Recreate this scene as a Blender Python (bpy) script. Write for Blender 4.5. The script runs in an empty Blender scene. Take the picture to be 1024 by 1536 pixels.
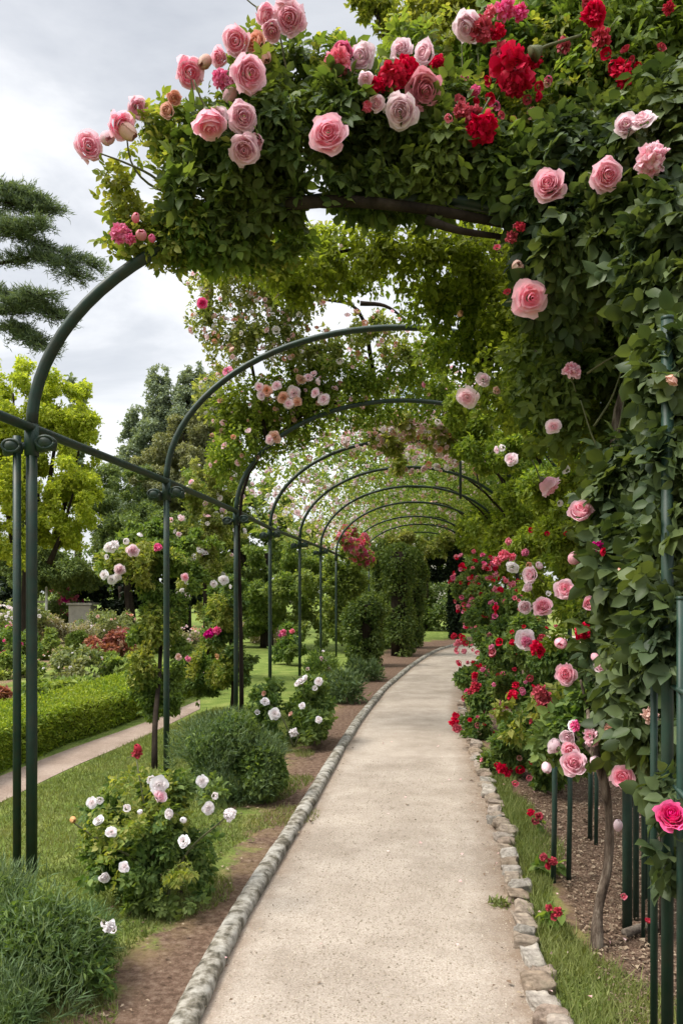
import bpy, math, random
import numpy as np
from mathutils import Vector, Euler

SC = bpy.context.scene
COL = SC.collection
F, HOR, CAMZ = 1195.0, 888.0, 1.6
R = np.random.default_rng(7)
random.seed(7)

def P(px, py, d):
    """survey helper: bearing/elevation as read from the picture + a measured distance -> metres"""
    return np.array([(px - 512.0) * d / F, d, CAMZ + (HOR - py) * d / F])

# ------------------------------------------------------------------ object helpers
ORG = {}
def tag(o, label=None, cat=None, group=None, kind=None):
    if label: o['label'] = label
    if cat: o['category'] = cat
    if group: o['group'] = group
    if kind: o['kind'] = kind
    return o

def thing(name, label, cat, loc=(0, 0, 0), group=None):
    o = bpy.data.objects.new(name, None)
    COL.objects.link(o)
    o.location = tuple(float(c) for c in loc)
    o.empty_display_size = 0.2
    ORG[o.name] = np.array(loc, dtype=float)
    return tag(o, label, cat, group)

def mesh_np(name, V, faces, mats, smooth=False, attr=None):
    """faces: list of (M,k) int arrays"""
    me = bpy.data.meshes.new(name)
    V = np.asarray(V, dtype=np.float32)
    me.vertices.add(len(V)); me.vertices.foreach_set('co', V.ravel())
    loops = np.concatenate([f.ravel() for f in faces]).astype(np.int32)
    sizes = np.concatenate([np.full(len(f), f.shape[1], dtype=np.int32) for f in faces])
    starts = np.concatenate([[0], np.cumsum(sizes)[:-1]]).astype(np.int32)
    me.loops.add(len(loops)); me.loops.foreach_set('vertex_index', loops)
    me.polygons.add(len(sizes)); me.polygons.foreach_set('loop_start', starts)
    me.polygons.foreach_set('use_smooth', np.full(len(sizes), smooth, dtype=bool))
    if attr:
        for k, a in attr.items():
            at = me.attributes.new(k, 'FLOAT', 'POINT')
            at.data.foreach_set('value', np.asarray(a, dtype=np.float32))
    for m in (mats if isinstance(mats, (list, tuple)) else [mats]):
        me.materials.append(m)
    me.update(calc_edges=True)
    return me

def part(name, V, faces, mat, root=None, smooth=False, attr=None, loc=None):
    V = np.asarray(V, dtype=float)
    if root is not None: V = V - ORG[root.name]
    me = mesh_np(name, V, faces, mat, smooth, attr)
    o = bpy.data.objects.new(name, me); COL.objects.link(o)
    if root is not None:
        o.parent = root
        ORG[o.name] = ORG[root.name]
    return o

def nrm(a):
    return a / (np.linalg.norm(a, axis=-1, keepdims=True) + 1e-9)

# ------------------------------------------------------------------ noise
_nr = np.random.default_rng(3)
_K = nrm(_nr.normal(size=(10, 3))) * _nr.uniform(.6, 1.7, (10, 1)); _PH = _nr.uniform(0, 6.28, 10)
def vn(Pt, f=1.0):
    s = np.zeros(len(Pt))
    for k, p in zip(_K, _PH): s += np.sin(Pt @ (k * f * 6.28) + p)
    return s / 3.2

# ------------------------------------------------------------------ node materials
def newmat(name):
    m = bpy.data.materials.new(name); m.use_nodes = True
    nt = m.node_tree; nt.nodes.clear()
    return m, nt, nt.nodes.new('ShaderNodeOutputMaterial')

def ramp(nt, stops):
    r = nt.nodes.new('ShaderNodeValToRGB')
    while len(r.color_ramp.elements) < len(stops): r.color_ramp.elements.new(.5)
    for e, (p, c) in zip(r.color_ramp.elements, stops):
        e.position = p; e.color = (*c, 1)
    return r

def noise(nt, scale, detail=3, rough=.6, coord='Object', sc=None):
    t = nt.nodes.new('ShaderNodeTexCoord'); n = nt.nodes.new('ShaderNodeTexNoise')
    n.inputs['Scale'].default_value = scale; n.inputs['Detail'].default_value = detail
    n.inputs['Roughness'].default_value = rough
    if sc:
        mp = nt.nodes.new('ShaderNodeMapping'); mp.inputs['Scale'].default_value = sc
        nt.links.new(t.outputs[coord], mp.inputs[0]); nt.links.new(mp.outputs[0], n.inputs['Vector'])
    else:
        nt.links.new(t.outputs[coord], n.inputs['Vector'])
    return n

def mixc(nt, fac, a, b, mode='MIX'):
    m = nt.nodes.new('ShaderNodeMix'); m.data_type = 'RGBA'; m.blend_type = mode
    for sock, v in ((m.inputs[0], fac), (m.inputs[6], a), (m.inputs[7], b)):
        if hasattr(v, 'is_output'): nt.links.new(v, sock)
        elif isinstance(v, (int, float)): sock.default_value = v
        else: sock.default_value = (*v, 1)
    return m.outputs[2]

def leafmat(name, dark, mid, light, trans=.3, rough=.5, alt=None, altf=.5, nscale=.9, spec=.22):
    m, nt, out = newmat(name)
    g = nt.nodes.new('ShaderNodeNewGeometry')
    r = ramp(nt, [(0, dark), (.55, mid), (1, light)])
    nt.links.new(g.outputs['Random Per Island'], r.inputs[0])
    c = r.outputs[0]
    if alt:
        n = noise(nt, nscale, 2)
        rr = ramp(nt, [(.45, (0, 0, 0)), (.68, (altf,) * 3)])
        nt.links.new(n.outputs[0], rr.inputs[0])
        c = mixc(nt, rr.outputs[0], c, alt)
    b = nt.nodes.new('ShaderNodeBsdfPrincipled')
    b.inputs['Roughness'].default_value = rough
    b.inputs['Specular IOR Level'].default_value = spec
    nt.links.new(c, b.inputs['Base Color'])
    t = nt.nodes.new('ShaderNodeBsdfTranslucent')
    tc = mixc(nt, 1.0, c, (1.5, 1.45, .55), 'MULTIPLY')
    nt.links.new(tc, t.inputs[0])
    mx = nt.nodes.new('ShaderNodeMixShader'); mx.inputs[0].default_value = trans
    nt.links.new(b.outputs[0], mx.inputs[1]); nt.links.new(t.outputs[0], mx.inputs[2])
    nt.links.new(mx.outputs[0], out.inputs[0])
    return m

def petalmat(name, core, edge, trans=.25, var=.12):
    m, nt, out = newmat(name)
    a = nt.nodes.new('ShaderNodeAttribute'); a.attribute_name = 't'
    r = ramp(nt, [(0, core), (.9, edge)])
    nt.links.new(a.outputs['Fac'], r.inputs[0])
    oi = nt.nodes.new('ShaderNodeObjectInfo')
    g = nt.nodes.new('ShaderNodeNewGeometry')
    ad = nt.nodes.new('ShaderNodeMath'); ad.operation = 'ADD'
    nt.links.new(oi.outputs['Random'], ad.inputs[0]); nt.links.new(g.outputs['Random Per Island'], ad.inputs[1])
    mr = nt.nodes.new('ShaderNodeMapRange'); mr.inputs[1].default_value = 0; mr.inputs[2].default_value = 2
    mr.inputs[3].default_value = 1 - var * 1.6; mr.inputs[4].default_value = 1 + var
    nt.links.new(ad.outputs[0], mr.inputs[0])
    hs = nt.nodes.new('ShaderNodeHueSaturation')
    nt.links.new(mr.outputs[0], hs.inputs['Value']); nt.links.new(r.outputs[0], hs.inputs['Color'])
    sv = nt.nodes.new('ShaderNodeMapRange'); sv.inputs[3].default_value = .82; sv.inputs[4].default_value = 1.15
    nt.links.new(oi.outputs['Random'], sv.inputs[0]); nt.links.new(sv.outputs[0], hs.inputs['Saturation'])
    b = nt.nodes.new('ShaderNodeBsdfPrincipled'); b.inputs['Roughness'].default_value = .6
    b.inputs['Specular IOR Level'].default_value = .2
    nt.links.new(hs.outputs[0], b.inputs['Base Color'])
    t = nt.nodes.new('ShaderNodeBsdfTranslucent'); nt.links.new(hs.outputs[0], t.inputs[0])
    mx = nt.nodes.new('ShaderNodeMixShader'); mx.inputs[0].default_value = trans
    nt.links.new(b.outputs[0], mx.inputs[1]); nt.links.new(t.outputs[0], mx.inputs[2])
    nt.links.new(mx.outputs[0], out.inputs[0])
    return m

def surfmat(name, stops, scale=5, rough=.8, bump=.3, bscale=None, detail=6, spec=.3, dist=.02, metal=0, stops2=None, scale2=1, f2=.5, sc=None):
    m, nt, out = newmat(name)
    n = noise(nt, scale, detail, .65, sc=sc)
    r = ramp(nt, stops); nt.links.new(n.outputs[0], r.inputs[0]); c = r.outputs[0]
    if stops2:
        n2 = noise(nt, scale2, 4, .6); r2 = ramp(nt, [(.42, (0, 0, 0)), (.62, (f2,) * 3)])
        nt.links.new(n2.outputs[0], r2.inputs[0]); c = mixc(nt, r2.outputs[0], c, stops2)
    b = nt.nodes.new('ShaderNodeBsdfPrincipled'); b.inputs['Roughness'].default_value = rough
    b.inputs['Specular IOR Level'].default_value = spec; b.inputs['Metallic'].default_value = metal
    nt.links.new(c, b.inputs['Base Color'])
    if bump:
        n3 = noise(nt, bscale or scale * 2, 6, .7, sc=sc)
        bp = nt.nodes.new('ShaderNodeBump'); bp.inputs['Strength'].default_value = bump; bp.inputs['Distance'].default_value = dist
        nt.links.new(n3.outputs[0], bp.inputs['Height']); nt.links.new(bp.outputs[0], b.inputs['Normal'])
    nt.links.new(b.outputs[0], out.inputs[0])
    return m

M = {}
M['dark_rose'] = leafmat('dark_rose_leaf', (.045, .075, .022), (.095, .145, .04), (.17, .22, .068), .43, .55, (.2, .24, .05), .55, 1.3)
M['wall_rose'] = leafmat('wall_rose_leaf', (.026, .045, .02), (.058, .09, .037), (.115, .155, .065), .3, .5, (.15, .18, .045), .55, 2.2)
M['young_rose'] = leafmat('young_rose_leaf', (.1, .16, .03), (.2, .26, .05), (.36, .36, .1), .45, .55, (.34, .3, .08), .4, 2)
M['olive_rose'] = leafmat('olive_rose_leaf', (.075, .12, .02), (.16, .225, .034), (.28, .33, .06), .56, .55, (.25, .28, .045), .5, .8)
M['pale_rambler'] = leafmat('pale_rambler_leaf', (.12, .17, .04), (.24, .29, .08), (.42, .43, .19), .5, .55, (.38, .35, .17), .5, .9)
M['green_rambler'] = leafmat('green_rambler_leaf', (.06, .11, .025), (.125, .2, .045), (.23, .31, .08), .48, .55, (.24, .28, .055), .5, .8)
M['bright_rambler'] = leafmat('bright_rambler_leaf', (.08, .14, .02), (.16, .23, .035), (.3, .36, .07), .5, .55, (.26, .3, .04), .5, .9)
M['shrub_rose'] = leafmat('shrub_rose_leaf', (.05, .1, .028), (.11, .18, .045), (.21, .29, .08), .42, .55, (.22, .25, .08), .45, 1.2)
M['dark_ivy'] = leafmat('dark_ivy_leaf', (.045, .08, .02), (.095, .145, .038), (.17, .22, .065), .38, .55, (.2, .24, .07), .45, .6)
M['lavender'] = leafmat('lavender_leaf', (.06, .095, .04), (.11, .165, .07), (.21, .27, .14), .28, .65, (.08, .15, .045), .65, 2)
M['greygreen'] = leafmat('greygreen_leaf', (.06, .1, .045), (.11, .165, .075), (.2, .26, .13), .3, .65, (.1, .16, .055), .5, 2)
M['box'] = leafmat('box_leaf', (.1, .16, .016), (.2, .29, .032), (.36, .42, .06), .4, .5, (.26, .31, .04), .5, 1.5)
M['yellow_tree'] = leafmat('yellow_tree_leaf', (.23, .3, .035), (.4, .46, .06), (.56, .59, .11), .48, .5, (.28, .36, .05), .5, .35)
M['conifer'] = leafmat('conifer_leaf', (.15, .2, .14), (.22, .28, .195), (.31, .37, .25), .25, .65, (.26, .28, .18), .5, .2)  # leaf tones lightened to stand in for distance haze
M['brown_tree'] = leafmat('brown_tree_leaf', (.16, .175, .09), (.24, .25, .13), (.34, .34, .18), .25, .6, (.2, .23, .11), .5, .4)
M['dark_tree'] = leafmat('dark_tree_leaf', (.085, .13, .05), (.14, .2, .065), (.21, .26, .09), .35, .6, (.2, .23, .07), .5, .3)
M['near_black'] = leafmat('near_black_leaf', (.008, .016, .008), (.014, .028, .012), (.03, .05, .02), .1, .6)  # leaf colour kept near black to stand for shaded hollows
M['pine'] = leafmat('pine_needle', (.085, .125, .075), (.13, .18, .1), (.2, .25, .14), .25, .6)
M['light_tree'] = leafmat('light_tree_leaf', (.12, .16, .025), (.24, .28, .045), (.4, .4, .1), .5, .5, (.36, .34, .09), .4, .5)
M['ivy'] = leafmat('ivy_leaf', (.09, .15, .036), (.17, .24, .06), (.28, .34, .1), .45, .55, (.28, .31, .1), .5, .5)
M['mixed_bed'] = leafmat('mixed_bed_leaf', (.11, .15, .06), (.2, .25, .1), (.34, .37, .16), .35, .6, (.3, .27, .15), .5, .8)
M['bed_green'] = leafmat('bed_green_leaf', (.1, .16, .04), (.19, .27, .06), (.34, .4, .1), .35, .6, (.27, .3, .08), .5, .8)
M['bed_dusky'] = leafmat('bed_dusky_leaf', (.18, .17, .1), (.32, .28, .2), (.48, .4, .32), .3, .7, (.22, .25, .12), .6, .8)
M['bed_red'] = leafmat('bed_red_leaf', (0.196, 0.052, 0.046), (0.368, 0.115, 0.092), (0.483, 0.207, 0.138), .25, .6, (0.172, 0.161, 0.069), .5, 1.5)
M['grass'] = leafmat('grass_blade', (.1, .135, .035), (.16, .2, .06), (.28, .31, .11), .3, .6, (.27, .26, .1), .5, 1.2)
M['mulch'] = leafmat('mulch_flake', (.07, .045, .03), (.19, .13, .088), (.38, .3, .21), .05, .9)

M['pink'] = petalmat('pink_petal', (.92, .34, .45), (.95, .66, .73), .4)
M['palepink'] = petalmat('pale_pink_petal', (.93, .58, .66), (.96, .81, .85), .4)
M['coral'] = petalmat('coral_petal', (.78, .1, .17), (.88, .32, .4), .3)
M['crimson'] = petalmat('crimson_petal', (.42, .004, .02), (.66, .014, .06), .25, .22)
M['hotpink'] = petalmat('hot_pink_petal', (.76, .06, .24), (.86, .24, .42))
M['white'] = petalmat('white_petal', (.92, .82, .82), (.95, .92, .93), .35)
M['peach'] = petalmat('peach_petal', (.66, .3, .17), (.84, .54, .45), .3)
M['apricot'] = petalmat('apricot_petal', (.62, .2, .05), (.75, .42, .14))
M['petal_litter'] = petalmat('petal_litter', (.72, .36, .36), (.86, .66, .62))
M['magenta'] = petalmat('magenta_petal', (.42, .01, .16), (.62, .03, .25))

M['green_metal'] = surfmat('green_painted_metal', [(.3, (.009, .026, .018)), (.7, (.018, .044, .031))], 9, .5, .15, 60, dist=.004, spec=.35, stops2=(.04, .034, .022), scale2=14, f2=.4)
M['trellis_metal'] = surfmat('trellis_painted_metal', [(.3, (.008, .03, .02)), (.7, (.018, .05, .034))], 8, .5, .15, 50, dist=.003, spec=.35, stops2=(.04, .05, .035), scale2=11, f2=.4)
M['bark'] = surfmat('rose_bark', [(.34, (.035, .024, .017)), (.5, (.12, .09, .068)), (.66, (.26, .215, .165))], 26, .95, 1.0, 55, sc=(1, 1, .22), dist=.014, spec=.15)
M['darkbark'] = surfmat('dark_bark', [(.3, (.012, .009, .007)), (.7, (.045, .034, .025))], 10, .95, .8, 25, sc=(1, 1, .3), dist=.015, spec=.1)
M['stem'] = surfmat('green_stem', [(.3, (.06, .08, .03)), (.7, (.14, .13, .06))], 20, .7, .2)
M['kerb'] = surfmat('lichen_kerb_stone', [(.34, (.055, .048, .034)), (.48, (.165, .145, .108)), (.64, (.33, .3, .245))], 18, .95, .9, 40, dist=.011, stops2=(.5, .48, .43), scale2=9, f2=.55)
M['cobble'] = surfmat('fieldstone', [(.3, (.13, .1, .075)), (.55, (.3, .245, .19)), (.75, (.46, .4, .33))], 12, .95, .8, 34, dist=.01, stops2=(.24, .235, .21), scale2=5, f2=.7)
def cobble_mat():
    m, nt, out = newmat('fieldstone')
    oi = nt.nodes.new('ShaderNodeObjectInfo')
    r0 = ramp(nt, [(0, (.25, .185, .13)), (.3, (.34, .28, .22)), (.55, (.3, .23, .18)), (.8, (.4, .36, .31)), (1, (.24, .22, .19))]); nt.links.new(oi.outputs['Random'], r0.inputs[0])
    n1 = noise(nt, 16, 6, .7); r1 = ramp(nt, [(.32, (.35, .33, .3)), (.52, (.95, .95, .95)), (.7, (1.45, 1.45, 1.42))]); nt.links.new(n1.outputs[0], r1.inputs[0])
    c = mixc(nt, 1.0, r0.outputs[0], r1.outputs[0], 'MULTIPLY')
    n2 = noise(nt, 5, 5, .7); r2 = ramp(nt, [(.5, (0, 0, 0)), (.68, (.55,) * 3)]); nt.links.new(n2.outputs[0], r2.inputs[0])
    c = mixc(nt, r2.outputs[0], c, (.13, .12, .08))
    b = nt.nodes.new('ShaderNodeBsdfPrincipled'); b.inputs['Roughness'].default_value = .95; b.inputs['Specular IOR Level'].default_value = .15
    nt.links.new(c, b.inputs['Base Color'])
    bp = nt.nodes.new('ShaderNodeBump'); bp.inputs['Strength'].default_value = .9; bp.inputs['Distance'].default_value = .012
    bn = noise(nt, 38, 6, .75); nt.links.new(bn.outputs[0], bp.inputs['Height']); nt.links.new(bp.outputs[0], b.inputs['Normal'])
    nt.links.new(b.outputs[0], out.inputs[0]); return m
M['cobble'] = cobble_mat()
M['stone'] = surfmat('pale_stone', [(.3, (.33, .31, .27)), (.7, (.5, .47, .42))], 4, .9, .4, 12)
M['whitepaint'] = surfmat('white_paint', [(.3, (.6, .6, .58)), (.7, (.75, .75, .73))], 4, .6, .1)
M['roof'] = surfmat('slate_roof', [(.3, (.2, .25, .29)), (.7, (.3, .35, .4))], 2, .7, .3, 6)
M['render'] = surfmat('pale_render', [(.3, (.5, .47, .42)), (.7, (.6, .57, .52))], 2, .9, .2)
M['log'] = surfmat('weathered_log', [(.35, (.06, .045, .035)), (.65, (.2, .165, .13))], 22, .95, 1.0, 40, dist=.01)

# ground: lawn / soil by attribute
def ground_mat():
    m, nt, out = newmat('lawn_and_soil')
    g1 = noise(nt, 3.2, 5); g2 = noise(nt, 55, 4, .7)
    lw = ramp(nt, [(.3, (.1, .15, .03)), (.5, (.16, .215, .045)), (.7, (.26, .29, .08))]); nt.links.new(g1.outputs[0], lw.inputs[0])
    lw2 = ramp(nt, [(.3, (.55,) * 3), (.7, (1.25,) * 3)]); nt.links.new(g2.outputs[0], lw2.inputs[0])
    lawn = mixc(nt, 1.0, lw.outputs[0], lw2.outputs[0], 'MULTIPLY')
    s1 = noise(nt, 26, 6, .75); sr = ramp(nt, [(.32, (.06, .036, .024)), (.5, (.165, .105, .073)), (.68, (.29, .21, .155))]); nt.links.new(s1.outputs[0], sr.inputs[0])
    a = nt.nodes.new('ShaderNodeAttribute'); a.attribute_name = 'soil'
    n3 = noise(nt, 2.6, 5, .7)
    ad = nt.nodes.new('ShaderNodeMath'); ad.operation = 'MULTIPLY_ADD'; ad.inputs[1].default_value = 2.0; ad.inputs[2].default_value = -1.0
    nt.links.new(n3.outputs[0], ad.inputs[0])
    a2 = nt.nodes.new('ShaderNodeMath'); a2.operation = 'ADD'
    nt.links.new(ad.outputs[0], a2.inputs[0]); nt.links.new(a.outputs['Fac'], a2.inputs[1])
    mr = ramp(nt, [(.4, (0, 0, 0)), (.6, (1, 1, 1))]); nt.links.new(a2.outputs[0], mr.inputs[0])
    c = mixc(nt, mr.outputs[0], lawn, sr.outputs[0])
    st = ramp(nt, [(.12, (0, 0, 0)), (.42, (1, 1, 1)), (.75, (.3,) * 3), (1, (0, 0, 0))]); nt.links.new(a.outputs['Fac'], st.inputs[0])
    n5 = noise(nt, 5, 6, .75); sr5 = ramp(nt, [(.42, (0, 0, 0)), (.62, (.85,) * 3)]); nt.links.new(n5.outputs[0], sr5.inputs[0])
    m5 = nt.nodes.new('ShaderNodeMath'); m5.operation = 'MULTIPLY'; nt.links.new(st.outputs[0], m5.inputs[0]); nt.links.new(sr5.outputs[0], m5.inputs[1])
    c = mixc(nt, m5.outputs[0], c, (.3, .225, .105))
    b = nt.nodes.new('ShaderNodeBsdfPrincipled'); b.inputs['Roughness'].default_value = .95; b.inputs['Specular IOR Level'].default_value = .1
    nt.links.new(c, b.inputs['Base Color'])
    bp = nt.nodes.new('ShaderNodeBump'); bp.inputs['Strength'].default_value = .8; bp.inputs['Distance'].default_value = .03
    bn = noise(nt, 40, 6, .75); nt.links.new(bn.outputs[0], bp.inputs['Height']); nt.links.new(bp.outputs[0], b.inputs['Normal'])
    nt.links.new(b.outputs[0], out.inputs[0])
    return m
def gravel_mat(name, c0, c1, c2, stain):
    m, nt, out = newmat(name)
    n1 = noise(nt, 110, 5, .8); r1 = ramp(nt, [(.3, c0), (.5, c1), (.7, c2)]); nt.links.new(n1.outputs[0], r1.inputs[0])
    n2 = noise(nt, 1.7, 6, .7); r2 = ramp(nt, [(.38, stain), (.6, (1.04, 1.03, 1.02))]); nt.links.new(n2.outputs[0], r2.inputs[0])
    c = mixc(nt, 1.0, r1.outputs[0], r2.outputs[0], 'MULTIPLY')
    v = nt.nodes.new('ShaderNodeTexVoronoi'); v.inputs['Scale'].default_value = 150
    t = nt.nodes.new('ShaderNodeTexCoord'); nt.links.new(t.outputs['Object'], v.inputs['Vector'])
    hv = ramp(nt, [(0, (.84,) * 3), (1, (1.1,) * 3)]); nt.links.new(v.outputs['Color'], hv.inputs[0])
    c = mixc(nt, .8, c, hv.outputs[0], 'MULTIPLY')
    # litter and dust lying along the two edges of the walk
    a = nt.nodes.new('ShaderNodeAttribute'); a.attribute_name = 'edge'
    n4 = noise(nt, 9, 6, .8)
    mu = nt.nodes.new('ShaderNodeMath'); mu.operation = 'MULTIPLY'; nt.links.new(a.outputs['Fac'], mu.inputs[0]); nt.links.new(n4.outputs[0], mu.inputs[1])
    er = ramp(nt, [(.16, (0, 0, 0)), (.48, (.8,) * 3)]); nt.links.new(mu.outputs[0], er.inputs[0])
    c = mixc(nt, er.outputs[0], c, (.2, .14, .095))
    b = nt.nodes.new('ShaderNodeBsdfPrincipled'); b.inputs['Roughness'].default_value = .95; b.inputs['Specular IOR Level'].default_value = .15
    nt.links.new(c, b.inputs['Base Color'])
    bp = nt.nodes.new('ShaderNodeBump'); bp.inputs['Strength'].default_value = .6; bp.inputs['Distance'].default_value = .008
    bn = noise(nt, 90, 5, .8); nt.links.new(bn.outputs[0], bp.inputs['Height']); nt.links.new(bp.outputs[0], b.inputs['Normal'])
    nt.links.new(b.outputs[0], out.inputs[0])
    return m
M['ground'] = ground_mat()
M['gravel'] = gravel_mat('path_gravel', (.27, .222, .178), (.405, .35, .292), (.52, .465, .4), (.76, .735, .71))
M['sidegravel'] = gravel_mat('side_path_gravel', (.18, .135, .105), (.3, .235, .19), (.4, .33, .275), (.78, .74, .71))
M['pebble'] = leafmat('pebble_grit', (.22, .18, .13), (.38, .32, .245), (.54, .48, .39), 0, .9)

# ------------------------------------------------------------------ sweeps
def sweep(pts, rad, n=8, flat=1.0, closed=True):
    """tube; rad scalar or per point. returns V, faces"""
    pts = np.asarray(pts, float); k = len(pts)
    rad = np.broadcast_to(np.asarray(rad, float), (k,))
    T = nrm(np.gradient(pts, axis=0))
    up = np.tile(np.array([0, 0, 1.0]), (k, 1))
    par = np.abs(T[:, 2]) > .95
    ref = np.array([0, 1.0, 0]) if par.mean() > .3 else np.array([0, 0, 1.0])
    A = np.cross(T, ref); bad = np.linalg.norm(A, axis=1) < .05
    A[bad] = np.cross(T[bad], np.array([1.0, 0, 0])); A = nrm(A)
    for i in range(1, k):
        a = A[i - 1] - T[i] * (A[i - 1] @ T[i])
        A[i] = a / (np.linalg.norm(a) + 1e-9)
    B = np.cross(T, A)
    th = np.linspace(0, 2 * np.pi, n, endpoint=False)
    V = pts[:, None] + rad[:, None, None] * (np.cos(th)[None, :, None] * A[:, None] + flat * np.sin(th)[None, :, None] * B[:, None])
    V = V.reshape(-1, 3)
    i = np.arange(k - 1)[:, None] * n; j = np.arange(n)[None]; j2 = (j + 1) % n
    Q = np.stack([i + j, i + j2, i + n + j2, i + n + j], -1).reshape(-1, 4)
    caps = np.stack([np.arange(n)[::-1], (k - 1) * n + np.arange(n)])
    return V, [Q, caps]

def join(parts):
    """parts: list of (V,[faces])"""
    Vs, by, off = [], {}, 0
    for V, fs in parts:
        for f in fs: by.setdefault(f.shape[1], []).append(f + off)
        Vs.append(V); off += len(V)
    return np.concatenate(Vs), [np.concatenate(v) for v in by.values()]

def spline(pts, n=20):
    pts = np.asarray(pts, float); t = np.linspace(0, 1, len(pts)); s = np.linspace(0, 1, n)
    out = np.zeros((n, 3))
    Pp = np.vstack([2 * pts[0] - pts[1], pts, 2 * pts[-1] - pts[-2]])
    m = len(pts) - 1
    for a, u in enumerate(s):
        i = min(int(u * m), m - 1); f = u * m - i
        p0, p1, p2, p3 = Pp[i], Pp[i + 1], Pp[i + 2], Pp[i + 3]
        out[a] = .5 * (2 * p1 + (p2 - p0) * f + (2 * p0 - 5 * p1 + 4 * p2 - p3) * f * f + (3 * p1 - p0 - 3 * p2 + p3) * f ** 3)
    return out

def box(c, s, rot=0):
    c = np.array(c, float); s = np.array(s, float) / 2
    v = np.array([[x, y, z] for x in (-1, 1) for y in (-1, 1) for z in (-1, 1)], float) * s
    ca, sa = math.cos(rot), math.sin(rot)
    v = np.stack([v[:, 0] * ca - v[:, 1] * sa, v[:, 0] * sa + v[:, 1] * ca, v[:, 2]], 1) + c
    f = np.array([[0, 1, 3, 2], [4, 6, 7, 5], [0, 4, 5, 1], [2, 3, 7, 6], [0, 2, 6, 4], [1, 5, 7, 3]])
    return v, [f]

def blobmesh(c, r, seed=0, nu=14, nv=9, amp=.15, f=1.3, boxy=1.0):
    rr = np.random.default_rng(seed)
    u = np.linspace(0, 2 * np.pi, nu, endpoint=False); v = np.linspace(0, np.pi, nv)[1:-1]
    d = np.array([[math.sin(b) * math.cos(a), math.sin(b) * math.sin(a), math.cos(b)] for b in v for a in u] + [[0, 0, 1], [0, 0, -1.0]])
    e = np.sign(d) * np.abs(d) ** boxy
    k = 1 + amp * vn(d * f * .25 + rr.uniform(0, 50, 3), 1)
    V = e * k[:, None] * np.array(r) + np.array(c)
    Q = []; T = []
    n = nu; m = len(v)
    for i in range(m - 1):
        for j in range(n): Q.append([i * n + j, (i + 1) * n + j, (i + 1) * n + (j + 1) % n, i * n + (j + 1) % n])
    for j in range(n):
        T.append([m * n, j, (j + 1) % n]); T.append([m * n + 1, (m - 1) * n + (j + 1) % n, (m - 1) * n + j])
    return V, [np.array(Q), np.array(T)]

# ------------------------------------------------------------------ leaves
T_NEAR_V = np.array([[0, 0, 0], [0, .32, -.06], [0, .68, -.04], [0, 1, -.14], [-.5, .3, .07], [-.42, .66, .06], [.5, .3, .07], [.42, .66, .06],
                     [-.22, .07, .02], [.22, .07, .02]])
T_NEAR_T = np.array([[2, 3, 5], [2, 7, 3], [0, 1, 8], [0, 9, 1], [8, 1, 4], [9, 6, 1]])
T_NEAR_Q = np.array([[1, 2, 5, 4], [1, 6, 7, 2]])
T_FAR_V = np.array([[0, 0, 0], [-.5, .42, .1], [0, 1, -.12], [.5, .42, .1]])
T_FAR_Q = np.array([[0, 3, 2, 1]])
T_BLADE_V = np.array([[-.5, 0, 0], [.5, 0, 0], [0.1, 1, .25]])
T_BLADE_T = np.array([[0, 1, 2]])

def leaves(Pt, D, N, L, W, kind='far'):
    D = nrm(D); X = nrm(np.cross(D, N)); Z = np.cross(X, D)
    L = np.asarray(L)[:, None, None]; W = np.asarray(W)[:, None, None]
    if kind == 'near': tv, fs = T_NEAR_V, [T_NEAR_T, T_NEAR_Q]
    elif kind == 'blade': tv, fs = T_BLADE_V, [T_BLADE_T]
    else: tv, fs = T_FAR_V, [T_FAR_Q]
    V = Pt[:, None] + tv[None, :, 0:1] * W * X[:, None] + tv[None, :, 1:2] * L * D[:, None] + tv[None, :, 2:3] * L * Z[:, None]
    k = len(tv); off = (np.arange(len(Pt)) * k)[:, None, None]
    return V.reshape(-1, 3), [(off + f[None]).reshape(-1, f.shape[1]) for f in fs]

def sprigs(Pt, D, N, L, rng, w=.62):
    """compound rose leaf: five leaflets"""
    D = nrm(D); X = nrm(np.cross(D, N)); Z = np.cross(X, D)
    ps, ds, ns, ls = [], [], [], []
    for a, s, sc in ((.62, 0, 1.0), (.5, 1, .92), (.5, -1, .92), (.2, 1, .75), (.2, -1, .75)):
        ll = L * .48 * sc * rng.uniform(.85, 1.15, len(Pt))
        p = Pt + D * (L * a)[:, None]
        ang = math.radians(62) * s + rng.normal(0, .15, len(Pt))
        d = D * np.cos(ang)[:, None] + X * np.sin(ang)[:, None] - Z * (.18 + rng.uniform(-.2, .2, len(Pt)))[:, None]
        ps.append(p); ds.append(d); ns.append(Z + rng.normal(0, .22, Z.shape)); ls.append(ll)
    p = np.concatenate(ps); ll = np.concatenate(ls)
    return leaves(p, np.concatenate(ds), np.concatenate(ns), ll, ll * w * rng.uniform(.85, 1.15, len(ll)), 'near')

def blob(px, py, d, rx, rz=None, ry=None):
    rz = rx if rz is None else rz
    s = d / F
    return (P(px, py, d), np.array([rx * s, (ry if ry else min(rx, rz) * .9) * s, rz * s]))

def clumped(blobs, k, size, rng):
    """break big volumes up into uneven leafy clumps"""
    out = []
    for c, r in blobs:
        for _ in range(k):
            v = nrm(rng.normal(size=3)); q = rng.uniform(.45, 1.02)
            s = size * rng.uniform(.5, 1.3)
            out.append((c + v * r * q, np.array([s, s, s * .75]) * (r.mean())))
    return out

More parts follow.
